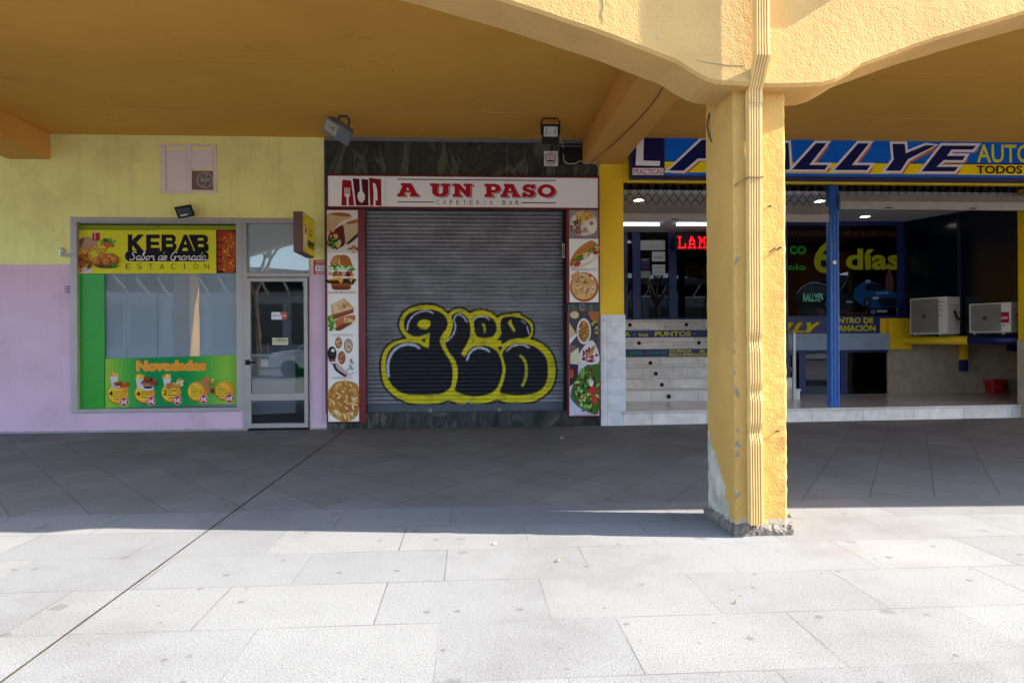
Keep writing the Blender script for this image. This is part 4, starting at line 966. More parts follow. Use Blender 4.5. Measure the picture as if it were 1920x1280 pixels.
A.text('HAMBURGUESA', 78, 968, 398, 993, '#a8707c', 0); A.build('burger_picture', t)
A = Art((614, 394, 672, 790), Y_, .0015).crop(600, 380, 5.82)
A.scatter(30, inell(125, 1300, 45, 95), ['#8cc04c', '#6aa034', '#b4d878', '#4a8024'], (16, 32), (9, 16)); A.poly([(120, 1110), (265, 1042), (372, 1150), (368, 1195), (135, 1270)], '#c9a070'); A.poly([(135, 1105), (262, 1055), (350, 1150), (150, 1210)], '#dcc49a'); A.scatter(18, inell(245, 1130, 80, 45), ['#b4783c', '#c48c50'], (10, 30), (4, 9)); A.poly([(135, 1225), (368, 1160), (366, 1200), (150, 1275)], '#8a4a30')
A.poly([(180, 1275), (368, 1225), (372, 1290), (240, 1360), (190, 1370)], '#c46a4c', True); A.scatter(14, inell(300, 1290, 62, 40), ['#e0c48a', '#c88c5a', '#d9706a', '#8cc04c'], (14, 32), (6, 12)); A.poly([(165, 1375), (230, 1330), (340, 1310), (250, 1380), (190, 1395)], '#7a3f28', True)
A.text('SANDWICH', 125, 1430, 352, 1455, '#a88a94', 0); A.build('sandwich_picture', t)
A = Art((614, 394, 672, 790), Y_, .0015).crop(600, 590, 5.82)
for cx, cy, rx, ry, c1, c2 in ((200, 305, 38, 62, '#6a3f24', '#b4743c'), (308, 340, 47, 78, '#4a342c', '#cfb09a'), (236, 468, 40, 72, '#6a3f24', '#a8602f')):
    A.ell(cx, cy, rx, ry, c1); A.ell(cx, cy, rx*.82, ry*.86, c2); A.scatter(16, inell(cx, cy, rx*.6, ry*.7), ['#d9b48c', '#8a4a24', '#e0d0c0', c2], (5, 12), (3, 7))
A.ell(130, 425, 48, 82, '#2a2428'); A.scatter(14, inell(130, 400, 40, 60), ['#3c3438', '#5a4a50', '#1c181c'], (8, 18), (5, 12)); A.ell(140, 388, 18, 18, '#e6e4e0'); A.ell(132, 497, 40, 14, '#8a4a38')
A.poly([(105, 515), (150, 530), (180, 525), (290, 630), (280, 682), (190, 625), (145, 560)], '#c8a0a0', True); A.stroke([(150, 530), (180, 600), (280, 670)], 26, '#2f2a30'); A.scatter(14, inell(335, 560, 32, 80), ['#4f5a48', '#8a927a', '#c8ccb8', '#2f382c'], (8, 20), (4, 10)); A.stroke([(285, 600), (315, 655), (372, 630)], 8, '#8d92a0')
A.text('VARIADAS', 122, 672, 350, 698, '#a88a94', 0); A.build('tapas_picture', t)
A = Art((614, 394, 672, 790), Y_, .0015).crop(600, 590, 5.82)
A.poly([(90, 830), (160, 740), (250, 720), (360, 735), (416, 800), (416, 1040), (370, 1130), (260, 1165), (170, 1130), (95, 1060), (78, 950)], '#b8823c', True)
for _ in range(110):
    x_, y_ = inell(248, 940, 158, 205)(); c1 = random.choice(['#d9a85a', '#e8c07a', '#c48c3c', '#efd8a8', '#a8643a', '#b4702c']); A.ell(x_, y_, random.uniform(22, 44), random.uniform(7, 12), c1, 8, random.uniform(-80, 80))
A.build('pasta_picture', t)
t, Y_ = board('menu_board', 'upper picture board right of shutter with fried eggs, baguette and pizza', (1062, 391.5, 1124, 568.5), (1067.5, 394, 1122, 566.5))
A = Art((1067.5, 394, 1122, 566.5), Y_, .0015).crop(1050, 380, 5.82)
A.rect_(102, 84, 418, 394, '#9a8a90'); A.ell(262, 225, 152, 138, '#b8b4b4'); A.ell(262, 225, 138, 126, '#d9d2ca')
A.scatter(46, inell(262, 150, 85, 62), ['#d9a52c', '#e8bd4a', '#c08a1c'], (20, 40), (6, 9), (-80, 80)); A.scatter(20, inell(180, 255, 55, 75), ['#8a5a48', '#a87260', '#6b4236'], (16, 32), (10, 18)); A.ell(340, 260, 62, 80, '#e6e0d4'); A.ell(342, 225, 24, 26, '#b8746a'); A.ell(278, 292, 24, 22, '#c88a6a'); A.scatter(6, inell(205, 330, 24, 18), ['#7a2420'], (8, 16), (5, 9))
A.text('PLATOS', 205, 308, 325, 330, '#8f6c74', 0); A.text('COMBINADOS', 132, 372, 392, 393, '#8f4c58', 0); A.build('combo_picture', t)
A = Art((1067.5, 394, 1122, 566.5), Y_, .0015).crop(1050, 380, 5.82)
A.poly([(110, 690), (125, 610), (200, 500), (330, 415), (390, 440), (418, 500), (300, 590), (180, 660)], '#a8642c', True); A.poly([(160, 560), (250, 460), (350, 425), (395, 450), (280, 530), (170, 610)], '#c4823c', True)
for i in range(4): A.stroke([(175+i*55, 540-i*30), (205+i*55, 545-i*30), (230+i*55, 530-i*30)], 7, '#8f4f20')
A.scatter(40, lambda: (lambda q: (120+q*290, 660-q*165+random.uniform(-22, 26)))(random.random()), ['#4f8a2c', '#7ab04a', '#e0d4c0', '#d4b47a', '#3f6b22'], (14, 32), (6, 12), (-50, 0)); A.ell(185, 670, 42, 25, '#b83a34', 14, -20); A.ell(390, 545, 32, 22, '#b83a3c', 14, -20); A.ell(285, 600, 36, 16, '#d9c9a8', 14, -30); A.poly([(110, 690), (180, 700), (330, 640), (420, 560), (410, 590), (290, 680), (150, 720)], '#d9c48e', True)
A.text('BOCADILLOS', 132, 718, 388, 742, '#a8707c', 0); A.build('baguette_picture', t)
A = Art((1067.5, 394, 1122, 566.5), Y_, .0015).crop(1050, 380, 5.82)
A.ell(262, 920, 156, 162, '#a8582c'); A.ell(260, 915, 136, 142, '#d9b070'); A.poly([(120, 795), (200, 742), (215, 765), (330, 890), (240, 880), (140, 840)], '#cf9a5c', True)
A.scatter(70, inell(262, 905, 122, 130), ['#e8d8b0', '#f0e6cc', '#c8643c', '#d98a5a', '#4f6b2c', '#b84a30', '#e8d8b0'], (7, 19), (5, 11)); A.build('pizza_picture', t)
t, Y_ = board('menu_board', 'lower picture board right of shutter with tapas dishes and salad', (1064, 583, 1125.5, 781), (1067.5, 585.5, 1123, 779))
A = Art((1067.5, 585.5, 1123, 779), Y_, .0015).crop(1050, 580, 5.82)
A.rect_(103, 25, 422, 588, '#4b4650'); A.poly([(103, 380), (180, 400), (230, 588), (103, 588)], '#75655f'); A.ell(262, 238, 78, 142, '#d9d7da'); A.ell(262, 238, 62, 118, '#9a6a30'); A.scatter(50, inell(262, 238, 54, 108), ['#c8944a', '#a8702c', '#e0b870', '#8a5420'], (8, 16), (6, 11))
A.poly([(103, 140), (180, 270), (103, 380)], '#c9b48a'); A.poly([(103, 320), (185, 265), (185, 285), (103, 385)], '#d8dadf'); A.poly([(310, 30), (422, 30), (422, 120), (370, 145)], '#a8683c', True); A.ell(160, 60, 48, 40, '#c8bc8c'); A.scatter(16, inell(385, 200, 38, 80), ['#8a9a3c', '#2a2a1c', '#b4b860', '#4a2a30'], (10, 18), (8, 14))
A.poly([(215, 470), (345, 335), (422, 480), (410, 588), (230, 588)], '#d9cfd4', True); A.scatter(32, inell(320, 500, 80, 75), ['#8a2c3c', '#a84452', '#6a1c2c', '#c08a80'], (14, 36), (7, 13)); A.ell(350, 440, 18, 56, '#a8743c', 14, 30); A.ell(330, 490, 16, 50, '#c8944a', 14, 40); A.poly([(110, 480), (200, 415), (215, 588), (110, 588)], '#c9cba8'); A.build('tapas_picture', t)
A = Art((1067.5, 585.5, 1123, 779), Y_, .0015).crop(1050, 580, 5.82)
A.rect_(103, 590, 422, 1165, '#c9c4da'); A.poly([(103, 590), (200, 600), (190, 780), (103, 840)], '#3a2c34'); A.ell(125, 700, 26, 50, '#a84a34'); A.poly([(115, 900), (180, 740), (300, 600), (422, 600), (422, 1100), (330, 1130), (200, 1060), (125, 980)], '#3f6b24', True)
A.scatter(130, inell(290, 870, 130, 240), ['#5f9a34', '#8cc04c', '#3f7a22', '#a8d060', '#2d4a1c', '#7a2438', '#4a1c2c'], (12, 34), (7, 15)); A.ell(350, 880, 40, 44, '#b8342a', 16, 30); A.ell(370, 980, 32, 54, '#c0402c', 16, -20); A.ell(235, 960, 16, 26, '#c8502c'); A.ell(335, 800, 26, 40, '#c8dcc0'); A.scatter(16, inell(300, 860, 100, 200), ['#e6e6da', '#d4dcc0', '#b8342a'], (6, 14), (4, 9)); A.ell(240, 690, 26, 52, '#7a9a4a')
A.stroke([(118, 900), (150, 990), (250, 1080), (330, 1128)], 9, '#5a6a74'); A.text('ENSALADAS', 150, 1136, 395, 1158, '#a8707c', 0); A.build('salad_picture', t)
A = Art((1085, 567, 1098, 584), 0, .003); A.rect_(1087, 569.5, 1096, 582, '#8d8d8a'); A.ell(1091.5, 575.5, 3, 4, '#4a4a4c'); A.rect_(1088.5, 577.5, 1094.5, 580, '#5e5e5e'); sticker('round_seal_sticker', A, 'grey square sticker on marble between the two right picture boards', 'sticker')
# crest plaque
A = Art((1019, 283, 1047, 312), 0, .006).crop(860, 200, 6.4); A.poly([(1035, 575), (1070, 570), (1100, 552), (1130, 570), (1170, 572), (1160, 620), (1165, 660), (1130, 690), (1100, 702), (1070, 690), (1042, 660), (1048, 620)], '#1c1c2c'); A.poly(offset_poly([(1035, 575), (1070, 570), (1100, 552), (1130, 570), (1170, 572), (1160, 620), (1165, 660), (1130, 690), (1100, 702), (1070, 690), (1042, 660), (1048, 620)], -11), '#d4c4be')
for i, w in enumerate((22, 28, 30, 20)): A.rect_(1102-w, 590+i*18, 1102+w, 597+i*18, '#7a706e' if i != 3 else '#26263a')
A.rect_(1062, 646, 1145, 662, '#26263a')
pq = thing('crest_plaque', 'cream plaque with a black shield outline on dark marble under floodlight', 'plaque', (W(1033, 312)[0], 0, W(1033, 312)[1]))
mb = MB(); mb.pbox(1020, 283.5, 1046, 311.5, -.006, -.0005); mb.build('plate', pmat('cream_plate', '#d8c8c0', .5), pq); A.build('shield', pq)
# floodlights
def flood(name, label, loc, rot, w, h, d, mat, lens):
    t = thing(name, label, 'floodlight', loc)
    R_ = Matrix.Translation(loc) @ rot
    def bld(mb, nm, m, bv=0): mb.v = [tuple(R_ @ Vector(v)) for v in mb.v]; return mb.build(nm, m, t, bevel=bv)
    hb = MB(); pts = [(-w/2, 0, -h/2), (w/2, 0, -h/2), (w/2, 0, h/2), (-w/2, 0, h/2)]; q = [(-w*.36, d, -h*.36), (w*.36, d, -h*.36), (w*.36, d, h*.36), (-w*.36, d, h*.36)]
    hb.v = [(a, -.03, c) for a, b, c in pts]+[(a, .01, c) for a, b, c in pts]+q
    hb.f = [(0, 1, 2, 3), (11, 10, 9, 8)]+[(i, (i+1) % 4, 4+(i+1) % 4, 4+i) for i in range(4)]+[(4+i, 4+(i+1) % 4, 8+(i+1) % 4, 8+i) for i in range(4)]; hb.c = [None]*len(hb.f)
    bld(hb, 'housing', mat, .004)
    return t, bld
wfl, zfl = W(634, 246, -.97)
t, bld = flood('floodlight', 'tilted grey floodlight on bracket at the left end of marble fascia', (wfl, -.97, zfl), Matrix.Rotation(math.radians(33), 4, 'Y') @ Matrix.Rotation(math.radians(40), 4, 'X'), .36, .19, .12, 'grey', 1)
mb = MB(); mb.box(-.165, -.034, -.065, .0, -.0305, .075); bld(mb, 'reflector_glass', pmat('reflector', '#b9b7a6', .25, .15, 30, metal=.5))
mb = MB(); mb.tube([(-.10, -.036, .0), (-.04, -.037, .03), (-.05, -.036, -.02)], .012, 8); bld(mb, 'bulb', pmat('bulb_yellow', '#8a7c44', .4))
mb = MB(); p1 = W(631, 236, -.93); p2 = W(637, 217, -.93); p3 = W(650, 214, -.93); p4 = W(653, 252, -.93)
mb.tube([(p1[0], -.93, p1[1]), (p1[0]+.01, -.93, p2[1]-.06), (p2[0]+.01, -.93, CZ-.014), (p3[0], -.93, CZ-.014), (p3[0]+.03, -.93, CZ-.06), (p4[0], -.93, p4[1])], .016, 6); mb.build('bracket', 'darkgrey', t)
wfl, zfl = W(1032, 252, -.95)
t, bld = flood('floodlight', 'square black floodlight with pale lens hanging at right end of marble fascia', (wfl, -.95, zfl), Matrix.Rotation(math.radians(12), 4, 'X'), .215, .235, .1, 'black', 1)
mb = MB(); mb.box(-.085, -.034, -.03, .085, -.0305, .09); bld(mb, 'reflector_glass', pmat('reflector_pale', '#b9bec4', .3, .2, 40, metal=.2))
clip = pmat('clip', '#7d7a5c', .5)
for cx_ in (-.06, .048): mb = MB(); mb.box(cx_, -.037, -.01, cx_+.012, -.0341, .07); bld(mb, 'lamp_clip', clip)
mb = MB(); zt = CZ-.012; mb.tube([(wfl-.115, -.95, zfl), (wfl-.115, -.95, zt-.045), (wfl-.085, -.95, zt), (wfl+.085, -.95, zt), (wfl+.115, -.95, zt-.045), (wfl+.115, -.95, zfl)], .009, 6); mb.build('bracket', 'black', t)
P = [W(*p, -.05) for p in ((1052, 262), (1056, 275), (1057, 300), (1064, 307), (1077, 307), (1089, 302), (1095, 306), (1110, 306), (1121, 312), (1121, 330))]
cable('cable', [(W(1050, 258, -.9)[0], -.9, W(1050, 258, -.9)[1])]+[(a, -.06, b) for a, b in P[1:]], .0065, 'cable', 'pale looping cable from black floodlight across the vent grille')

# ================================================================ DRIVING SCHOOL FRONT
ds = thing('driving_school', 'recessed driving school front with blue window frames and yellow bands', 'shop front', (4.5, 1, 0))
yc0 = cx1+.001; yc1 = W(1170, 560)[0]; zt_ = W(1148, 590)[1]
mb = MB(); mb.box(yc0, .0, zt_, yc1, 4.2, CZ+.1); mb.build('column', 'yellow', ds)
mb = MB(); mb.box(yc0, -.02, 0, yc1+.012, 4.2, zt_); mb.build('tiled_plinth', 'coltile', ds)
A = Art((1125, 592, 1142, 615), -.02, .002); A.rect_(1128, 595, 1137, 612, '#dcdcdc'); A.rect_(1130, 598, 1135, 603, '#b0b0b4'); A.build('plinth_sticker', ds)
zl0 = W(1550, 345)[1]; zl1 = W(1550, 338)[1]; XE = 11.7
mb = MB(); mb.box(yc1, -.02, zl0, XE, .06, W(1550, 258)[1]); mb.build('lintel', 'yellow', ds)
mb = MB(); mb.box(yc1, .0601, zl0+.03, rx+1.5, .20, W(1550, 258)[1]-.001); mb.build('grille_housing', 'dark', ds)
mb = MB(); mb.box(yc1, .0, W(1550, 258)[1], XE, .4, CZ+.1); mb.build('header_wall', 'beam', ds)
rx = W(1914, 560, .25)[0]
mb = MB(); mb.box(rx, .12, W(1914, 637, .12)[1], rx+.5, .3, zl0-.0005); mb.build('end_column', 'yellow', ds)
mb = MB(); mb.box(rx+.501, .0, 0, 20.5, .3, CZ); mb.build('side_facade', 'yellow', ds)
mb = MB(); mb.box(rx-.012, .1, W(1914, 637, .1)[1]-.0, rx+.5, .119, W(1914, 600, .1)[1]); mb.build('end_band', 'navy', ds)
mb = MB(); mb.box(rx-.01, .11, 0, rx+.5, .31, W(1914, 637, .12)[1]-.0005); mb.build('end_plinth', 'beige', ds)
ZC = 3.28; YW = 2.45
mb = MB(); mb.box(yc1, .30, ZC, rx+2.5, 4.1, ZC+.05); mb.build('recess_ceiling', 'soffit', ds)
# stepped platform and stairs
stp = thing('staircase', 'cream marble steps with blue lettered risers and round step lights', 'stairs', (3, 1, 0))
pz = .195
mb = MB(); x0p = W(1168, 780, 0)[0]
mb.prism([(x0p, -.03, 0), (XE, .42, 0), (XE, YW+.06, 0), (x0p, YW+.06, 0)], (0, 0, 0), (0, 0, pz-.035)); mb.build('platform_base', 'marblestep', stp)
mb = MB(); mb.prism([(x0p-.012, -.052, pz-.0345), (XE, .398, pz-.0345), (XE, YW+.06, pz-.0345), (x0p-.012, YW+.06, pz-.0345)], (0, 0, 0), (0, 0, .0345)); mb.build('platform_slab', tilemat('platform_marble', '#d6cbc3', '#8a8078', 1.2, 50, (0, 10), .22), stp, bevel=.004)
xs0 = yc1+.013; xs1 = W(1500, 740, 1.5)[0]
Y2, TR, RS = 1.5, .27, .1715
LX = {2: 1253, 3: 1240, 4: 1229, 5: 1219, 7: 1198, 9: 1181}
for k in range(2, 10):
    yk = Y2+(k-2)*TR; zk = pz+RS*(k-1); zb = pz+RS*(k-2)
    mb = MB(); mb.box(xs0, yk, zb, xs1, 4.2, zk-.03); st = mb.build('step', 'marblestep', stp)
    mb = MB(); mb.box(xs0, yk-.025, zk-.0298, xs1+.01, yk+TR+.02, zk); mb.build('tread', 'marblestep', st, bevel=.004)
    spots = [LX[k]] if k in LX else []
    if k == 7: spots = [1198, 1310]
    if k == 9: spots = [1181, 1287]
    for sxp in spots:
        q = W(sxp, 620, yk)[0]; mb = MB(); mb.disc((q, yk-.003, (zb+zk)/2-.012), (0, -1, 0), .034, .012, 18); o = mb.build('step_light', 'black', st)
for k, strings in ((8, 'a'), (6, 'b')):
    yk = Y2+(k-2)*TR; zk = pz+RS*(k-1)-.03; zb = pz+RS*(k-2); xa = xs0; xb2 = W(1340, 640, yk)[0]+1.2
    mb = MB(); mb.box(xa, yk-.004, zb+.004, xs1, yk-.0005, zk-.002); so_ = mb.build('riser_band', pmat('riser_blue', '#141c64', .4), stp)
    A = Art((0, 0, 1000, 100), base=.002, plane=((W(1172, 640, yk)[0], yk-.004, zk-.002), (W(1330, 640, yk)[0]-W(1172, 640, yk)[0], 0, 0), (0, 0, zb+.004-zk+.002), (0, -1, 0)))
    yl = '#d8d02c'
    if strings == 'a':
        A.text('A', 0, 18, 56, 84, yl, .03); A.ell(108, 62, 10, 10, '#9aa23a'); A.text('tus', 155, 40, 272, 84, yl, .02); A.text('PUNTOS', 352, 18, 778, 84, yl, .03); A.ell(822, 52, 10, 10, '#9aa23a'); A.text('consulta', 860, 30, 1000, 58, '#8a2440', 0)
    else:
        A.text('o', 0, 40, 36, 86, '#2f8a4a', .02); A.text('para', 62, 26, 196, 92, '#2f8a4a', .02); A.ell(222, 56, 16, 6, '#c04a4a'); A.text('impartir', 255, 14, 496, 86, '#2f8a4a', .02); A.text('CURSOS', 520, 10, 784, 44, yl, .03); A.text('de', 880, 8, 944, 44, yl, .03); A.text('RECUPERACIÓN', 522, 48, 1040, 92, yl, .03)
    A.build('lettering', so_)
# handrail
hr = thing('handrail', 'brushed steel handrail post beside the marble stairs right of pillar', 'handrail', (xs1, 1.4, pz))
px0 = W(1489, 700, 1.45)[0]; pzt = W(1489, 624, 1.45)[1]
mb = MB(); mb.box(px0-.02, 1.43, pz+.001, px0+.02, 1.47, pzt); mb.build('post', 'steel', hr)
for dz in (0, -.33, -.6):
    mb = MB(); mb.tube([(px0-.02, 1.45, pzt+dz-.02), (px0-.35, 3.4, pzt+1.36+dz)], .018, 8); mb.build('rail', 'steel', hr)
# upper door wall
YD = 3.75; zld = pz+RS*8
mb = MB(); dzt = W(1240, 434, YD)[1]
mb.box(yc1, YD, dzt, xs1+.4, YD+.08, ZC)
for a, b in ((1168, 1177), (1186, 1201), (1254, 1269), (1340, 1349)): mb.box(W(a, 500, YD)[0], YD, zld, W(b, 500, YD)[0], YD+.08, dzt)
mb.box(yc1+.01, YD+.01, zld, xs1+.4, YD+.07, zld+.05)
df2 = mb.build('entrance_frame', 'navy', ds, bevel=.006)
mb = MB(); mb.box(yc1+.01, YD+.03, zld+.05, xs1+.4, YD+.04, dzt); mb.build('glass', 'glassd', df2)
mb = MB(); mb.box(yc1-.0, 5.9, .0, xs1+.6, 6, 3.6); mb.build('hall_wall', 'dark', ds)
papers = [((1201, 451, 1247, 469), '#b9bcbc', [(6, 6, 40, 8)]), ((1222.5, 472, 1247, 490), '#c4c6c8', []), ((1223, 496, 1247, 516), '#c8cacc', []), ((1201.5, 508, 1219.5, 521), '#8c8e94', []), ((1201, 483, 1219, 507), '#20245a', [])]
for i, (rc, c, _) in enumerate(papers):
    A = Art(rc, YD-.001, .002); A.rect_(*rc, c); w_, h_ = rc[2]-rc[0], rc[3]-rc[1]
    if i == 4: A.text('RALLY', rc[0]+2.5, rc[1]+2.5, rc[0]+15, rc[1]+6, '#c8b63a', .04, .15); A.text('HORARIO', rc[0]+2, rc[1]+9, rc[0]+16, rc[1]+12, '#5a62c0', .02); A.text('AULA', rc[0]+2, rc[1]+15, rc[0]+16, rc[1]+20, '#8a3a4a', .02)
    elif i in (1, 2): A.text('AVISO', rc[0]+3, rc[1]+(9 if i == 1 else 4), rc[2]-4, rc[1]+(13 if i == 1 else 7), '#4c5058', .02)
    if i in (0, 3, 2):
        for j in range(3): A.rect_(rc[0]+w_*.15, rc[1]+h_*(.5+.14*j), rc[0]+w_*.8, rc[1]+h_*(.53+.14*j), '#8a8d92')
    nm = ['wide pale notice at the top of the blue entrance door', 'white notice below the wide notice on the entrance door', 'lowest white sheet on right half of the entrance door', 'small grey sheet low on left half of entrance door', 'dark blue timetable sheet on left half of entrance door'][i]
    sticker('paper_notice', A, nm, 'notice')
# LED ticker
a, b, c_, d = RX(1266, 437, 1345, 470, 3.4)
lt = thing('led_sign', 'black LED ticker with red dotted letters behind the entrance glass', 'LED sign', (a, 3.4, c_))
mb = MB(); mb.box(a, 3.405, c_, b, 3.46, d); mb.build('case', 'black', lt, bevel=.004)
mb = MB(); DOT = {'L': ['1110000', '0100000', '0100000', '0100000', '0100001', '0100001', '1111111'], 'A': ['0011000', '0011100', '0110110', '0100010', '0111110', '0100010', '1110111'], 'M': ['1100011', '0110110', '0111110', '0101010', '0100010', '0100010', '1110111']}
la, lb, lc, ld_ = RX(1271, 443, 1326, 466, 3.4)
for i, ch in enumerate('LAM'):
    for r_, row in enumerate(DOT[ch]):
        for q_, b_ in enumerate(row):
            if b_ == '1':
                x_ = la+(lb-la)*(i*8.6+q_+.5)/25; z_ = ld_-(ld_-lc)*(r_+.5)/7; s1 = (lb-la)/25*.5; s2 = (ld_-lc)/7*.46; mb.box(x_-s1, 3.398, z_-s2, x_+s1, 3.4045, z_+s2)
mb.build('lit_letters', 'led', lt)
# tube lights and downlights
for pa, pb, lab in ((1150, 1236, 'white fluorescent tube left end above the entrance door'), (1269, 1345, 'white fluorescent tube above the entrance door running behind pillar')):
    (a, z_), (b, _) = W(pa, 421, 2.7), W(pb, 421, 2.7)
    t = thing('tube_light', lab, 'tube light', (a, 2.7, z_), 'tube lights in the recess'); mb = MB(); mb.tube([(a, 2.7, z_), (b, 2.7, z_)], .022, 10); mb.build('tube', 'tube', t); mb = MB(); mb.box(a, 2.67, z_+.03, b, 2.73, ZC); mb.build('fitting', 'white', t)
for i, (pxx, pyy, lab) in enumerate(((1198, 374, 'round ceiling downlight behind grille left of the pillar'), (1537, 376, 'round ceiling downlight behind grille just left of blue post'), (1622, 405, 'round ceiling downlight right of blue post'))):
    a_, b_, v_ = ray(pxx, pyy); t_ = (ZC-H)/v_; x_, y_ = a_*t_, b_*t_-D
    t = thing('downlight', lab, 'downlight', (x_, y_, ZC), 'downlights in recess ceiling'); mb = MB(); mb.disc((x_, y_, ZC-.012), (0, 0, 1), .1, .012, 24); mb.build('rim', 'steel', t); mb = MB(); mb.disc((x_, y_, ZC-.016), (0, 0, 1), .078, .004, 24); mb.build('lamp', 'lamp', t)
# big lightbox sign
YS = -.16; sa, sb, s0, s1 = RX(1183, 256, 1990, 338, YS); s1 = W(1550, 258.5, YS)[1]; s0 = W(1550, 337, YS)[1]
rs = thing('lightbox_sign', 'long blue and yellow driving school lightbox with slanted navy letters', 'sign', (sa, YS, s0))
mb = MB(); mb.box(sa, YS, s0, sb, -.021, s1); mb.build('case', pmat('navy_case', '#14164e', .4), rs, bevel=.004)
mk = lambda base: Art((1183, 256, 1990, 338), base=base, plane=((sa, YS, s1), (sb-sa, 0, 0), (0, 0, s0-s1), (0, -1, 0)))
# local drawing follows the photo's slight slope
def slope(A):
    p0 = A.P
    def P(x, y):
        ox, oy, sx_, sy_ = A.cr; X = ox+x/sx_; Yv = oy+y/sy_
        top = 256+(X-1183)*.0085; bot = 336.5+(X-1183)*.006
        v_ = (Yv-top)/(bot-top); u_ = (X-1183)/(1990-1183)
        return A.O+A.U*u_+A.V*v_+A.N*(A.base+A.k*A.DL)
    A.P = P; return A
A = slope(mk(.002))
A.rect_(1244, 259, 1989, 306, '#0062cc'); A.k -= 1
A.poly([(1244, 304.5), (1989, 310), (1989, 329.5), (1244, 325.5)], '#f2d200'); A.poly([(1244, 325.5), (1989, 329.5), (1989, 334), (1244, 331.5)], '#0062cc')
A.build('face_panel', rs)
A = slope(mk(.0035)); A.rect_(1185, 258, 1242, 317, '#1a1148'); A.rect_(1185.5, 318, 1241.5, 331, '#e0d4d8'); A.text('PRACTICAS', 1187, 319.8, 1240, 329.5, '#a8163c', .01)
A.crop(1120, 230, 5.0526).poly([(372, 152), (436, 156), (430, 374), (584, 378), (580, 424), (360, 420)], '#e6e2e6'); A.build('l_plate', rs)
A = slope(mk(.0035)); NV = '#101550'; WHT = '#e0dce2'; OR = '#cf6a1c'
C1 = (1460, 230, 4.174); C6 = (1120, 230, 5.0526)
def big(P, cr, holes=()):
    A.crop(*cr); k = cr[2]/4.174
    A.poly([(x+24*k, y+24*k) for x, y in P], OR); A.poly(offset_poly(P, 19*k), WHT); A.poly(P, NV)
    for h_ in holes: A.poly(h_, WHT); A.poly(offset_poly(h_, -9*k), '#0062cc')
big([(968, 172), (1290, 172), (1330, 205), (1290, 320), (1190, 350), (1240, 468), (1110, 468), (1060, 352), (985, 352), (930, 352), (800, 468), (660, 468)], C6, [[(1010, 262), (1060, 215), (1180, 215), (1160, 262)]])
big([(-210, 375), (-40, 165), (45, 165), (55, 375), (-30, 375), (-30, 320), (-90, 320), (-130, 375)], C1)
big([(258, 165), (340, 165), (205, 338), (350, 338), (325, 375), (70, 375)], C1); big([(588, 165), (672, 165), (536, 338), (682, 338), (655, 378), (400, 378)], C1)
big([(855, 168), (955, 168), (960, 243), (1120, 178), (1200, 178), (978, 290), (918, 382), (800, 382), (866, 292)], C1); big([(1248, 180), (1522, 180), (1494, 212), (1325, 212), (1288, 262), (1436, 262), (1412, 296), (1262, 296), (1205, 350), (1378, 350), (1348, 386), (1085, 386)], C1)
A.crop(0, 0, 1); A.text('AUTOE', 1826, 270.5, 1952, 305.5, '#d9d232', .015); A.text('TODOS LOS', 1825, 311, 1965, 326.5, '#1a1410', .03); A.build('lettering', rs)
# rolling grilles
def grille(name, lab, xa, xb_, za, zb_, Y, z_bar, z_mid):
    t = thing(name, lab, 'grille', (xa, Y, z_bar), 'rolling grilles over the recess'); mb = MB(); rows = max(2, round((zb_-za)/.075)); L = .125; ph = 0
    for r_ in range(rows+1):
        z0 = za+(zb_-za)*r_/rows; path = []
        n = int((xb_-xa)/L*8)
        for i in range(n+1):
            x_ = xa+(xb_-xa)*i/n; u = ((x_-xa)/L+(.5 if r_ % 2 else 0)) % 1
            path.append((x_, Y+.004*math.cos(6.28*u), min(zb_+.02, z0+.085*math.sin(math.pi*u)**.8)))
        mb.tube(path, .006, 4)
    mb.build('wire_mesh', 'wire', t)
    mb = MB(); mb.box(xa, Y-.015, z_mid, xb_, Y+.015, za); mb.build('slat_band', pmat('grille_dark_band', '#6f6a64', .5, .12, 6, metal=.3), t, bevel=.003)
    mb = MB(); mb.box(xa, Y-.03, z_bar, xb_, Y+.03, z_mid-.001); mb.box(xa, Y-.034, z_bar+.03, xb_, Y-.0301, z_bar+.04); mb.build('bottom_bar', 'shutgrey', t, bevel=.004)
    mb = MB()
    for f_ in (.25, .7): x_ = xa+(xb_-xa)*f_; mb.box(x_-.05, Y-.036, z_bar+.015, x_+.05, Y-.0305, z_bar+.03)
    mb.build('lock_plate', 'black', t)
ZT = zl0+.02
pxa = W(1556, 600, .2)[0]; pxb = W(1574, 600, .2)[0]; YG_ = .13; ga_ = W(1554, 600, YG_)[0]; gb_ = W(1575.5, 600, YG_)[0]
grille('rolling_grille', 'half lowered rolling grille over the stairs left of blue post', yc1, ga_, W(1400, 387, YG_)[1], ZT, YG_, W(1400, 416, YG_)[1], W(1400, 402, YG_)[1])
grille('rolling_grille', 'raised rolling grille over the platform right of blue post', gb_, rx, W(1745, 366, YG_)[1], ZT, YG_, W(1745, 394, YG_)[1], W(1745, 379, YG_)[1])
bp_ = thing('steel_post', 'blue ribbed guide post standing on the marble platform', 'post', ((pxa+pxb)/2, .24, pz))
mb = MB(); w3 = (pxb-pxa)/3
mb.box(pxa, .20, pz+.001, pxb, .29, zl0+.025)
for i in range(3): mb.box(pxa+w3*i+.008, .19, pz+.002, pxa+w3*(i+1)-.008, .2005, zl0+.02)
mb.build('shaft', 'blue', bp_, bevel=.002)
q = W(1565, 492, .19); mb = MB(); mb.disc((q[0], .19, q[1]), (0, -1, 0), .03, .004, 9); mb.build('paint_chip', 'white', bp_)
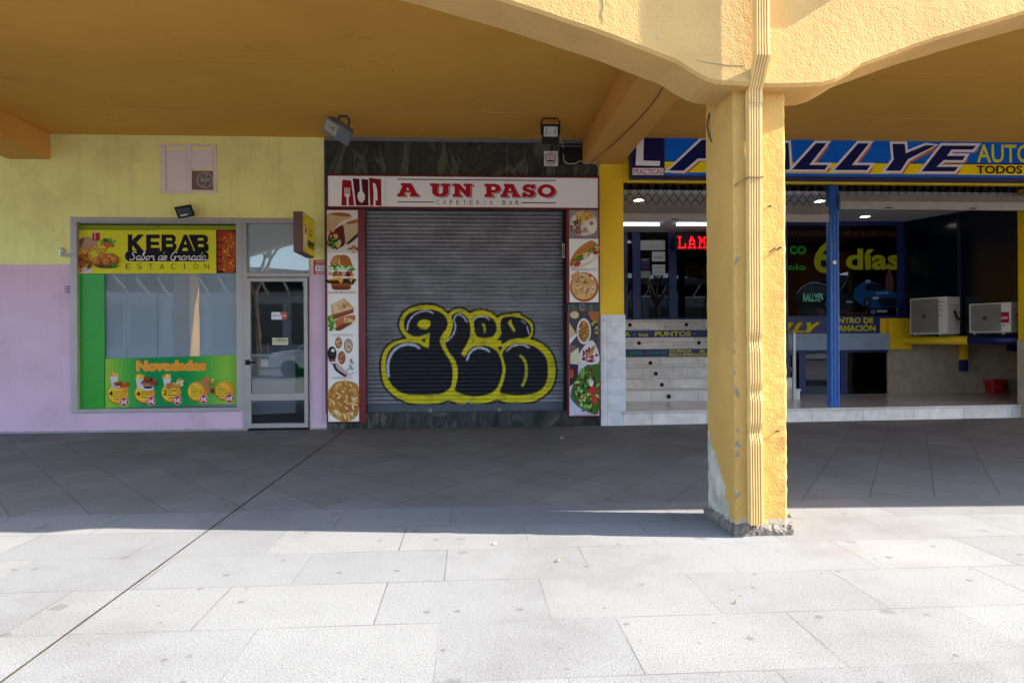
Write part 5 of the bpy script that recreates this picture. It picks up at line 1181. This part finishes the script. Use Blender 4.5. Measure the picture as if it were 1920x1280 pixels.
# window wall at the back of the platform
xw0 = xs1+.02; xw1 = W(1697, 500, YW)[0]
zwb = W(1580, 597, YW)[1]; zwt = W(1580, 413, YW)[1]
mb = MB(); fwt = .09
mb.box(xw0, YW, zwt-.09, xw1, YW+.1, ZC); mb.box(xw0, YW, zwb, xw1, YW+.1, zwb+.05); mb.box(xw1-.13, YW, zwb+.05, xw1, YW+.1, zwt-.09); mb.box(xw0, YW, zwb+.05, xw0+.05, YW+.1, zwt-.09)
wf = mb.build('office_window', 'navy', ds, bevel=.005)
mb = MB(); mb.box(xw0+.05, YW+.04, zwb+.05, xw1-.13, YW+.05, zwt-.09); mb.build('glass', 'glassd', wf)
mb = MB(); mb.box(xw0-.02, 4.3, .0, xw1+1.5, 4.4, ZC); mb.build('office_wall', pmat('office_brown', '#4a3c34', .8), ds)
mb = MB(); mb.box(xs1-.06, 1.9, pz, xs1, 4.3, ZC-.001); mb.build('stair_side_wall', 'navy', ds)
# vinyl on office window
YV = YW+.04
WA = lambda b=.004: Art((1475, 415, 1700, 600), YV, b).crop(1460, 400, 5.333)
A = WA(); A.text('EN NUESTROS CURSOS INTENSIVOS', 100, 178, 1180, 236, '#5f2a10', .02); A.build('lettering', wf); A = WA(); A.text('co', 105, 325, 275, 412, '#1f9a28', .03); A.text('olo', 92, 505, 268, 568, '#1f9a28', .03)
A.build('lettering', wf); A = WA(); A.text('6', 350, 278, 560, 600, '#a8ac14', .02); A.text('días', 668, 352, 1220, 565, '#a8ac14', .035); A.build('lettering', wf); A = WA(); A.text('SÁCATE EL CARNET ESTRENANDO UN', 280, 982, 885, 1008, '#8a2a34', .01)
A.build('lettering', wf); A = WA(); A.ell(938, 985, 30, 30, '#1c2a44'); A.ell(938, 985, 24, 24, '#55606e'); A.poly([(938, 985), (938, 963), (960, 985)], '#2f6fae'); A.poly([(938, 985), (938, 1007), (916, 985)], '#2f6fae'); A.rect_(975, 965, 1080, 992, '#7d8a92'); A.rect_(1170, 958, 1250, 968, '#a8b0b4'); A.rect_(1170, 985, 1240, 1000, '#6d757c')
A.build('round_emblem', wf)
A = Art((1475, 415, 1700, 600), YV, .002).crop(1460, 400, 5.333)
A.poly([(160, 900), (165, 830), (200, 760), (280, 715), (400, 705), (500, 735), (640, 790), (715, 810), (740, 860), (735, 930), (640, 945), (480, 955), (300, 925), (200, 905)], '#101a24', True)
A.poly([(215, 790), (290, 730), (390, 722), (470, 745), (480, 790), (300, 800)], '#2a3a44', True); A.stroke([(180, 800), (230, 740), (300, 705), (400, 698), (500, 730)], 8, '#7f939c'); A.rrect(300, 682, 400, 705, 8, '#4a6a8a'); A.ell(230, 890, 38, 48, '#0a0c10'); A.ell(480, 905, 42, 52, '#0a0c10'); A.ell(480, 905, 24, 30, '#4a525a'); A.rect_(670, 875, 730, 895, '#8a9298')
A.text('RALLYE', 240, 800, 410, 880, '#7fd0b0', .04, -.0); A.poly([(400, 795), (430, 805), (440, 860), (425, 865)], '#8ad0c0'); A.poly([(435, 795), (450, 800), (455, 830)], '#2f8a4a'); A.ell(480, 815, 10, 14, '#a83040')
A.poly([(740, 830), (760, 750), (840, 690), (960, 690), (1060, 740), (1160, 790), (1200, 850), (1195, 920), (1080, 945), (930, 945), (850, 930), (760, 870)], '#14447a', True); A.poly([(860, 745), (900, 705), (1000, 710), (1070, 760), (900, 775)], '#0c1420', True); A.poly([(960, 790), (1100, 785), (1090, 805), (970, 808)], '#5a8ab0'); A.ell(880, 890, 36, 50, '#0a0c10'); A.ell(880, 890, 20, 30, '#4a525a'); A.rect_(1030, 880, 1120, 905, '#8a9aa8'); A.poly([(930, 840), (990, 830), (1000, 855), (940, 862)], '#9ab0c0'); A.poly([(1000, 850), (1170, 850), (1150, 925), (1020, 930)], '#0a1424', True); A.rrect(860, 665, 915, 692, 8, '#8aa0b0')
A.ell(1105, 575, 20, 20, '#6a4a48'); A.poly([(1075, 610), (1135, 610), (1140, 770), (1070, 770)], '#5a3c40', True)
A.build('car_stickers', wf)
# brand board, fascia, basement door, yellow band
zb1 = zwb-.001; zb0 = W(1580, 625, YW-.06)[1]; xbr = W(1650, 610, YW-.06)[0]
bs_ = thing('board_sign', 'navy board with slanted yellow letters under the office window', 'sign', (xw0, YW-.06, zb0))
mb = MB(); mb.box(xw0, YW-.06, zb0, xbr, YW-.001, zb1); mb.build('panel', 'navy', bs_)
A = Art((1475, 596, 1650, 625), YW-.06, .003).crop(1460, 580, 4.174)
for dx, dy, c in ((8, 6, '#a8402c'), (0, 0, '#d8c61c')):
    for P in ([(120, 100), (155, 100), (115, 165), (170, 165), (160, 178), (70, 178)], [(190, 100), (225, 100), (185, 165), (240, 165), (230, 178), (140, 178)], [(255, 100), (290, 100), (288, 128), (335, 100), (365, 100), (300, 150), (282, 178), (240, 178), (262, 148)]): A.poly([(x+dx-40, y+dy-0) for x, y in P], c)
A.build('lettering', bs_); A = Art((1475, 596, 1650, 625), YW-.06, .003).crop(1460, 580, 4.174); A.text('CENTRO DE', 388, 64, 740, 108, '#d8c61c', .03); A.text('FORMACIÓN', 388, 112, 756, 172, '#d8c61c', .03); A.build('lettering', bs_)
zf0 = W(1580, 656, YW-.12)[1]; xf1 = W(1668, 640, YW-.12)[0]
mb = MB(); mb.box(xs1+.02, YW-.12, zf0, xf1, YW+.1, zb0-.001); mb.build('pale_fascia', pmat('pale_blue_grey', '#8fa0b0', .6), ds)
zy0 = W(1685, 655, YW-.10)[1]
mb = MB(); mb.box(xf1+.001, YW-.10, zy0, xw1+.05, YW+.1, zb1); mb.box(xbr+.001, YW-.02, zb0, xf1, YW-.002, zb1); mb.build('yellow_band', 'yellow', ds)
xdr = W(1666, 700, YW)[0]
mb = MB()
for a, b in ((1478, 1483), (1499, 1512), (1577, 1588)): mb.box(W(a, 700, YW)[0], YW+.01, pz, W(b, 700, YW)[0], YW+.08, zf0)
mb.box(xs1, YW+.012, zf0-.05, xdr, YW+.078, zf0-.001)
bd = mb.build('basement_door', 'navy', ds)
mb = MB(); mb.box(xs1, YW+.05, pz, xdr, YW+.06, zf0); mb.build('glass', 'glassd', bd)
mb = MB(); mb.box(xdr, YW+.02, pz, rx+3.6, YW+.12, zy0+.2); mb.build('tiled_wall', 'beige', ds)
mb = MB(); mb.box(xs1, 4.0, pz-.1, xdr+.1, 4.1, zf0+.2); mb.build('basement_back', 'dark', ds)
# angled glass bay on the right
g0 = Vector((xw1+.002, YW+.02, 0)); g1 = Vector((W(1922, 500, .62)[0], .62, 0)); gd_ = (g1-g0).normalized(); gn = Vector((gd_.y, -gd_.x, 0))
if gn.y > 0: gn = -gn
zg0 = W(1750, 628, 1.6)[1]
mb = MB(); mb.prism([g0+Vector((0, 0, zg0)), g1+Vector((0, 0, zg0)), g1+Vector((.1, .6, zg0)), g0+Vector((.7, .1, zg0))], (0, 0, 0), (0, 0, ZC-zg0)); bay = mb.build('glazed_bay', pmat('navy_glazing', '#070b1c', .12, .1, 2), ds)
mb = MB()
for f_ in (.02, .5, .98):
    p = g0+gd_*((g1-g0).length*f_)+gn*.012; mb.prism([p-gd_*.03, p+gd_*.03, p+gd_*.03+gn*.02, p-gd_*.03+gn*.02], (0, 0, zg0), (0, 0, ZC-.01))
mb.build('mullion', pmat('mullion_dark', '#0b1030', .35), bay)
def bay_pt(px, off):
    a, b, v = ray(px, 640); q = g0+gn*off
    # solve t*(a,b) = q + D + s*gd
    det = a*(-gd_.y)-(-gd_.x)*b; t = (q.x*(-gd_.y)-(-gd_.x)*(q.y+D))/det
    return Vector((a*t, b*t-D, 0))
# pipe along the bay
pp = thing('wall_pipe', 'fat yellow and navy drain pipe below the air conditioners', 'pipe', tuple(g0))
zp = W(1750, 637, 1.6)[1]; yP = YW-.12
def PP(px): q = bay_pt(px, .09); return (q.x, q.y, zp-.01)
mb = MB(); mb.tube([PP(1688), PP(1700), PP(1818)], [.05, .07, .07], 16); mb.build('yellow_length', 'yellow', pp, smooth=True)
mb = MB(); mb.tube([PP(1818.2), PP(1921)], .074, 16); mb.build('navy_length', 'navy', pp, smooth=True)
xq = W(1809, 660, yP)[0]; zq0, zq1, zq2 = W(1809, 696, yP)[1], W(1809, 674, yP)[1], zp-.07
mb = MB(); mb.box(xq-.045, yP-.03, zq1, xq+.045, yP+.1, zq2+.06); mb.build('yellow_drop', 'yellow', pp, bevel=.01)
mb = MB(); mb.box(xq-.045, yP-.03, zq0, xq+.045, yP+.1, zq1-.001); mb.build('navy_drop', 'navy', pp, bevel=.01)
xq = W(1902, 650, yP)[0]; mb = MB(); mb.box(xq-.08, yP-.05, zp-.22, xq+.12, yP+.1, zp-.08); mb.build('elbow', 'navy', pp, bevel=.02)
# air conditioners
def aircon(label, pL, pR, yb, yt, depth, logo):
    c = bay_pt(pL, depth+.07); e = bay_pt(pR, depth+.07); u = (e-c).normalized(); n = gn; wd = (e-c).length
    zb = W(pL, yb, c.y)[1]; zt = W(pL, yt, c.y)[1]; c.z = zb; h = zt-zb
    t = thing('air_conditioner', label, 'air conditioner', tuple(c), 'air conditioner units on the bay')
    def B(u0, n0, z0, u1, n1, z1): 
        mb = MB(); mb.prism([c+u*u0+n*n0, c+u*u1+n*n0, c+u*u1+n*n1, c+u*u0+n*n1], (0, 0, z0), (0, 0, z1)); return mb
    B(0, 0, 0, wd, -depth, h).build('casing', pmat('ac_casing', '#cfc8c0', .45, .04, 4), t, bevel=.012)
    r = min(h*.44, wd*.33); fc = c+u*(r+.05)+n*.004+Vector((0, 0, h*.5))
    B(.03, .001, h*.04, 2*r+.08, .006, h*.96).build('fan_recess', pmat('ac_shadow', '#78726c', .6), t)
    mb = MB()
    for k in range(1, 9):
        rr = r*k/8; mb.tube([fc+u*(rr*math.cos(q))+Vector((0, 0, rr*math.sin(q)))+n*.012 for q in [2*math.pi*i/28 for i in range(29)]], .0035, 4, False)
    for i in range(12):
        q = 2*math.pi*i/12; mb.tube([fc+n*.012, fc+n*.012+u*(r*math.cos(q))+Vector((0, 0, r*math.sin(q)))], .003, 4)
    mb.build('fan_grille', pmat('ac_grille', '#8f8983', .5), t)
    mb = MB(); mb.tube([fc+n*.004, fc+n*.018], r*.17, 16); mb.build('fan_hub', 'darkgrey', t)
    # side louvres on the right-hand end
    mb = MB()
    for i in range(9): z_ = h*(.12+.08*i); mb.prism([c+u*wd+n*(-.05), c+u*(wd+.006)+n*(-.05), c+u*(wd+.006)+n*(-depth*.8), c+u*wd+n*(-depth*.8)], (0, 0, z_), (0, 0, z_+h*.03))
    mb.build('side_louvre', pmat('ac_louvre', '#b5aea6', .5), t)
    for f_ in (.12, .8): B(wd*f_, .02, -.03, wd*f_+.05, -depth-.15, -.001).build('mounting_foot', 'steel', t)
    if logo:
        A = Art((0, 0, 100, 100), base=.002, plane=(c+u*(wd*.70)+n*.003+Vector((0, 0, h*.68)), u*(wd*.26), Vector((0, 0, -h*.36)), n)); A.rect_(0, 0, 100, 100, '#a8123f'); A.text('Haier', 6, 34, 94, 66, '#e8d4dc', .01); A.rect_(36, 118, 66, 126, '#6a6a6a'); A.rect_(36, 130, 66, 134, '#8a8a8a'); A.build('logo_plate', t)
    else:
        A = Art((0, 0, 100, 100), base=.002, plane=(c+u*(wd*.74)+n*.003+Vector((0, 0, h*.92)), u*(wd*.2), Vector((0, 0, -h*.5)), n))
        for y0_ in (8, 30, 52, 80): A.rect_(30, y0_, 70, y0_+5, '#6f6a66')
        A.stroke([(0, 0), (0, 100)], 4, '#a8a19a', False); A.build('data_plate', t)
    q = c+u*(wd+.01)+n*(-depth*.5); mb = MB(); mb.tube([q+Vector((0, 0, h*.62)), q+u*.05+Vector((0, 0, h*.42)), q+u*.12+n*(-.1)+Vector((0, 0, h*.3)), q+u*.2+n*(-.25)+Vector((0, 0, h*.25))], .018, 8); mb.build('hose', 'black', t)
Y1 = 1.75
aircon('larger air conditioner with round fan, nearer the office window', 1706, 1776, 627, 560, .34, False)
aircon('smaller air conditioner with crimson logo plate, at the far right', 1817, 1896, 624, 570, .26, True)
# bucket
qx, qy = 7.75, 2.05
a_, b_, v_ = ray(1866, 737); t_ = (pz-H)/v_; qx, qy = a_*t_, b_*t_-D
bk = thing('bucket', 'red plastic square bucket on the marble platform', 'bucket', (qx, qy, pz))
hb = .25
def sqring(w, d, z, r=.3):
    pts = []
    for i in range(24):
        q = 2*math.pi*i/24; cx, sx_ = math.cos(q), math.sin(q); e = .45
        w_, d_ = w*.76, d*.8
        pts.append((qx+w_*math.copysign(abs(cx)**e, cx), qy+d_*math.copysign(abs(sx_)**e, sx_), pz+z))
    return pts
def loft(rings):
    mb = MB(); N_ = len(rings[0])
    for r_ in rings: mb.v += r_
    for k in range(len(rings)-1):
        for j in range(N_): a = k*N_+j; b = k*N_+(j+1) % N_; mb.f.append((a, b, b+N_, a+N_)); mb.c.append(None)
    mb.f.append(tuple(range(N_-1, -1, -1))); mb.c.append(None); return mb
loft([sqring(.165, .12, .002), sqring(.185, .14, .12), sqring(.205, .155, hb-.02), sqring(.195, .145, hb-.02), sqring(.16, .115, .02)]).build('body', 'bucket', bk, smooth=False)
loft([sqring(.205, .156, hb-.035), sqring(.225, .175, hb-.03), sqring(.225, .175, hb), sqring(.2, .15, hb), sqring(.2, .15, hb-.02)]).build('rim', 'bucket', bk)
A = Art((0, 0, 10, 10), base=.004, plane=((qx-.09, qy-.118, pz+.17), (.05, 0, 0), (0, 0, -.05), (0, -1, 0))); A.ell(5, 5, 4, 4, '#c86a78'); A.build('sticker', bk)

# ================================================================ small litter on the paving
def litter(px, py, size, col, label):
    a_, b_, v_ = ray(px, py); t_ = -H/v_; x_, y_ = a_*t_, b_*t_-D; mb = MB(); n = 9; rr = random.Random(px)
    ring = [(x_+size*math.cos(q)*rr.uniform(.5, 1.1), y_+size*.6*math.sin(q)*rr.uniform(.5, 1.1)) for q in [2*math.pi*i/n for i in range(n)]]
    mb.v = [(a, b, .002+rr.uniform(0, .01)) for a, b in ring]+[(x_, y_, .016)]; mb.f = [(i, (i+1) % n, n) for i in range(n)]+[tuple(range(n-1, -1, -1))]; mb.c = [None]*len(mb.f)
    tag(mb.build('litter_scrap', pmat('scrap', col, .8, .2, 40)), label, 'litter', 'litter scraps on the pavement')
litter(1046, 1053, .022, '#b4a05a', 'yellowed leaf scrap on sunlit paving left of the pillar'); litter(1380, 1131, .012, '#7d6a3c', 'brown scrap on sunlit paving in front of the pillar'); litter(926, 1021, .016, '#8f9298', 'grey paper scrap at the edge of the arcade shadow'); litter(1482, 968, .03, '#8c7a5c', 'straw coloured twig beside the pillar foot'); litter(1053, 822, .03, '#d8d8d8', 'white paper scrap on the shaded paving before the shutter')

# ================================================================ ACROSS THE STREET (seen in the glass)
ob = thing('station_building', 'long low grey building across the street seen mirrored in the glass', 'building', (0, -46, 0))
mb = MB(); mb.box(-45, -60, 0, 45, -46, 5.2); mb.build('wall', 'bwall', ob)
mb = MB(); mb.box(-46, -61, 6.2, 46, -43.5, 6.8); mb.build('roof', 'broof', ob)
for i in range(28):
    x_ = -42+i*3.1; mb = MB(); mb.box(x_, -45.99, 1.0, x_+2.3, -45.9, 4.3); mb.build('window', pmat('win_dark', '#20262e', .15) if i == 0 else bpy.data.materials['win_dark'], ob)
mb = MB()
for i in range(60): x_ = -45+i*1.53; mb.prism([(x_, -43.6, 6.2), (x_+.12, -43.6, 6.2), (x_+.12, -45.9, 4.9), (x_, -45.9, 4.9)], (0, 0, 0), (0, 0, .12))
mb.build('eave_strut', 'white', ob)
def car(x, y, label):
    t = thing('parked_car', label, 'car', (x, y, -.12)); z0 = -.12
    sil = [(-2.1, .35), (-2.15, .75), (-1.95, .92), (-1.1, 1.0), (-.45, 1.45), (.9, 1.5), (1.6, 1.25), (2.0, .98), (2.12, .7), (2.08, .35)]
    mb = MB(); mb.prism([(x+a, y-.85, z0+b) for a, b in sil], (0, 0, 0), (0, 1.7, 0)); mb.build('body', 'carw', t, bevel=.06)
    mb = MB(); mb.prism([(x-.95, y-.86, z0+1.02), (x-.42, y-.86, z0+1.38), (x+.85, y-.86, z0+1.42), (x+1.45, y-.86, z0+1.05)], (0, 0, 0), (0, 1.72, 0)); mb.build('side_window', 'black', t)
    for a in (-1.3, 1.3):
        for b in (-.86, .70):
            mb = MB(); mb.tube([(x+a, y+b, z0+.32), (x+a, y+b+.18, z0+.32)], .32, 20); mb.build('wheel', 'rubber', t)
car(-5.4, -17.5, 'white hatchback parked by the kerb mirrored in takeaway door'); 
def tree(x, y, label, seed):
    rr = random.Random(seed); t = thing('bare_tree', label, 'tree', (x, y, 0), 'bare street trees'); mb = MB(); mb.tube([(x, y, 0), (x+.05, y, 1.5), (x, y+.05, 3.0)], [.16, .13, .11], 8); mb.build('trunk', 'bark', t); mb = MB()
    def br(p, d, L, r, k):
        q = p+d*L; mb.tube([p, (p+q)/2+Vector((rr.uniform(-.1, .1), rr.uniform(-.1, .1), 0)), q], [r, r*.85, r*.65], 5, False)
        if k:
            for _ in range(3): br(q, (d+Vector((rr.uniform(-.8, .8), rr.uniform(-.8, .8), rr.uniform(-.2, .5)))).normalized(), L*.72, r*.6, k-1)
    for _ in range(4): br(Vector((x, y+.05, 2.9)), Vector((rr.uniform(-.7, .7), rr.uniform(-.7, .7), 1)).normalized(), 1.3, .08, 4)
    mb.build('crown', 'bark', t)
tree(-7.5, -15.2, 'bare tree across the road mirrored left in takeaway window', 1); tree(.5, -15.6, 'bare tree across the road mirrored above the takeaway door', 2); tree(9, -15.4, 'bare tree across the road opposite the driving school', 3)
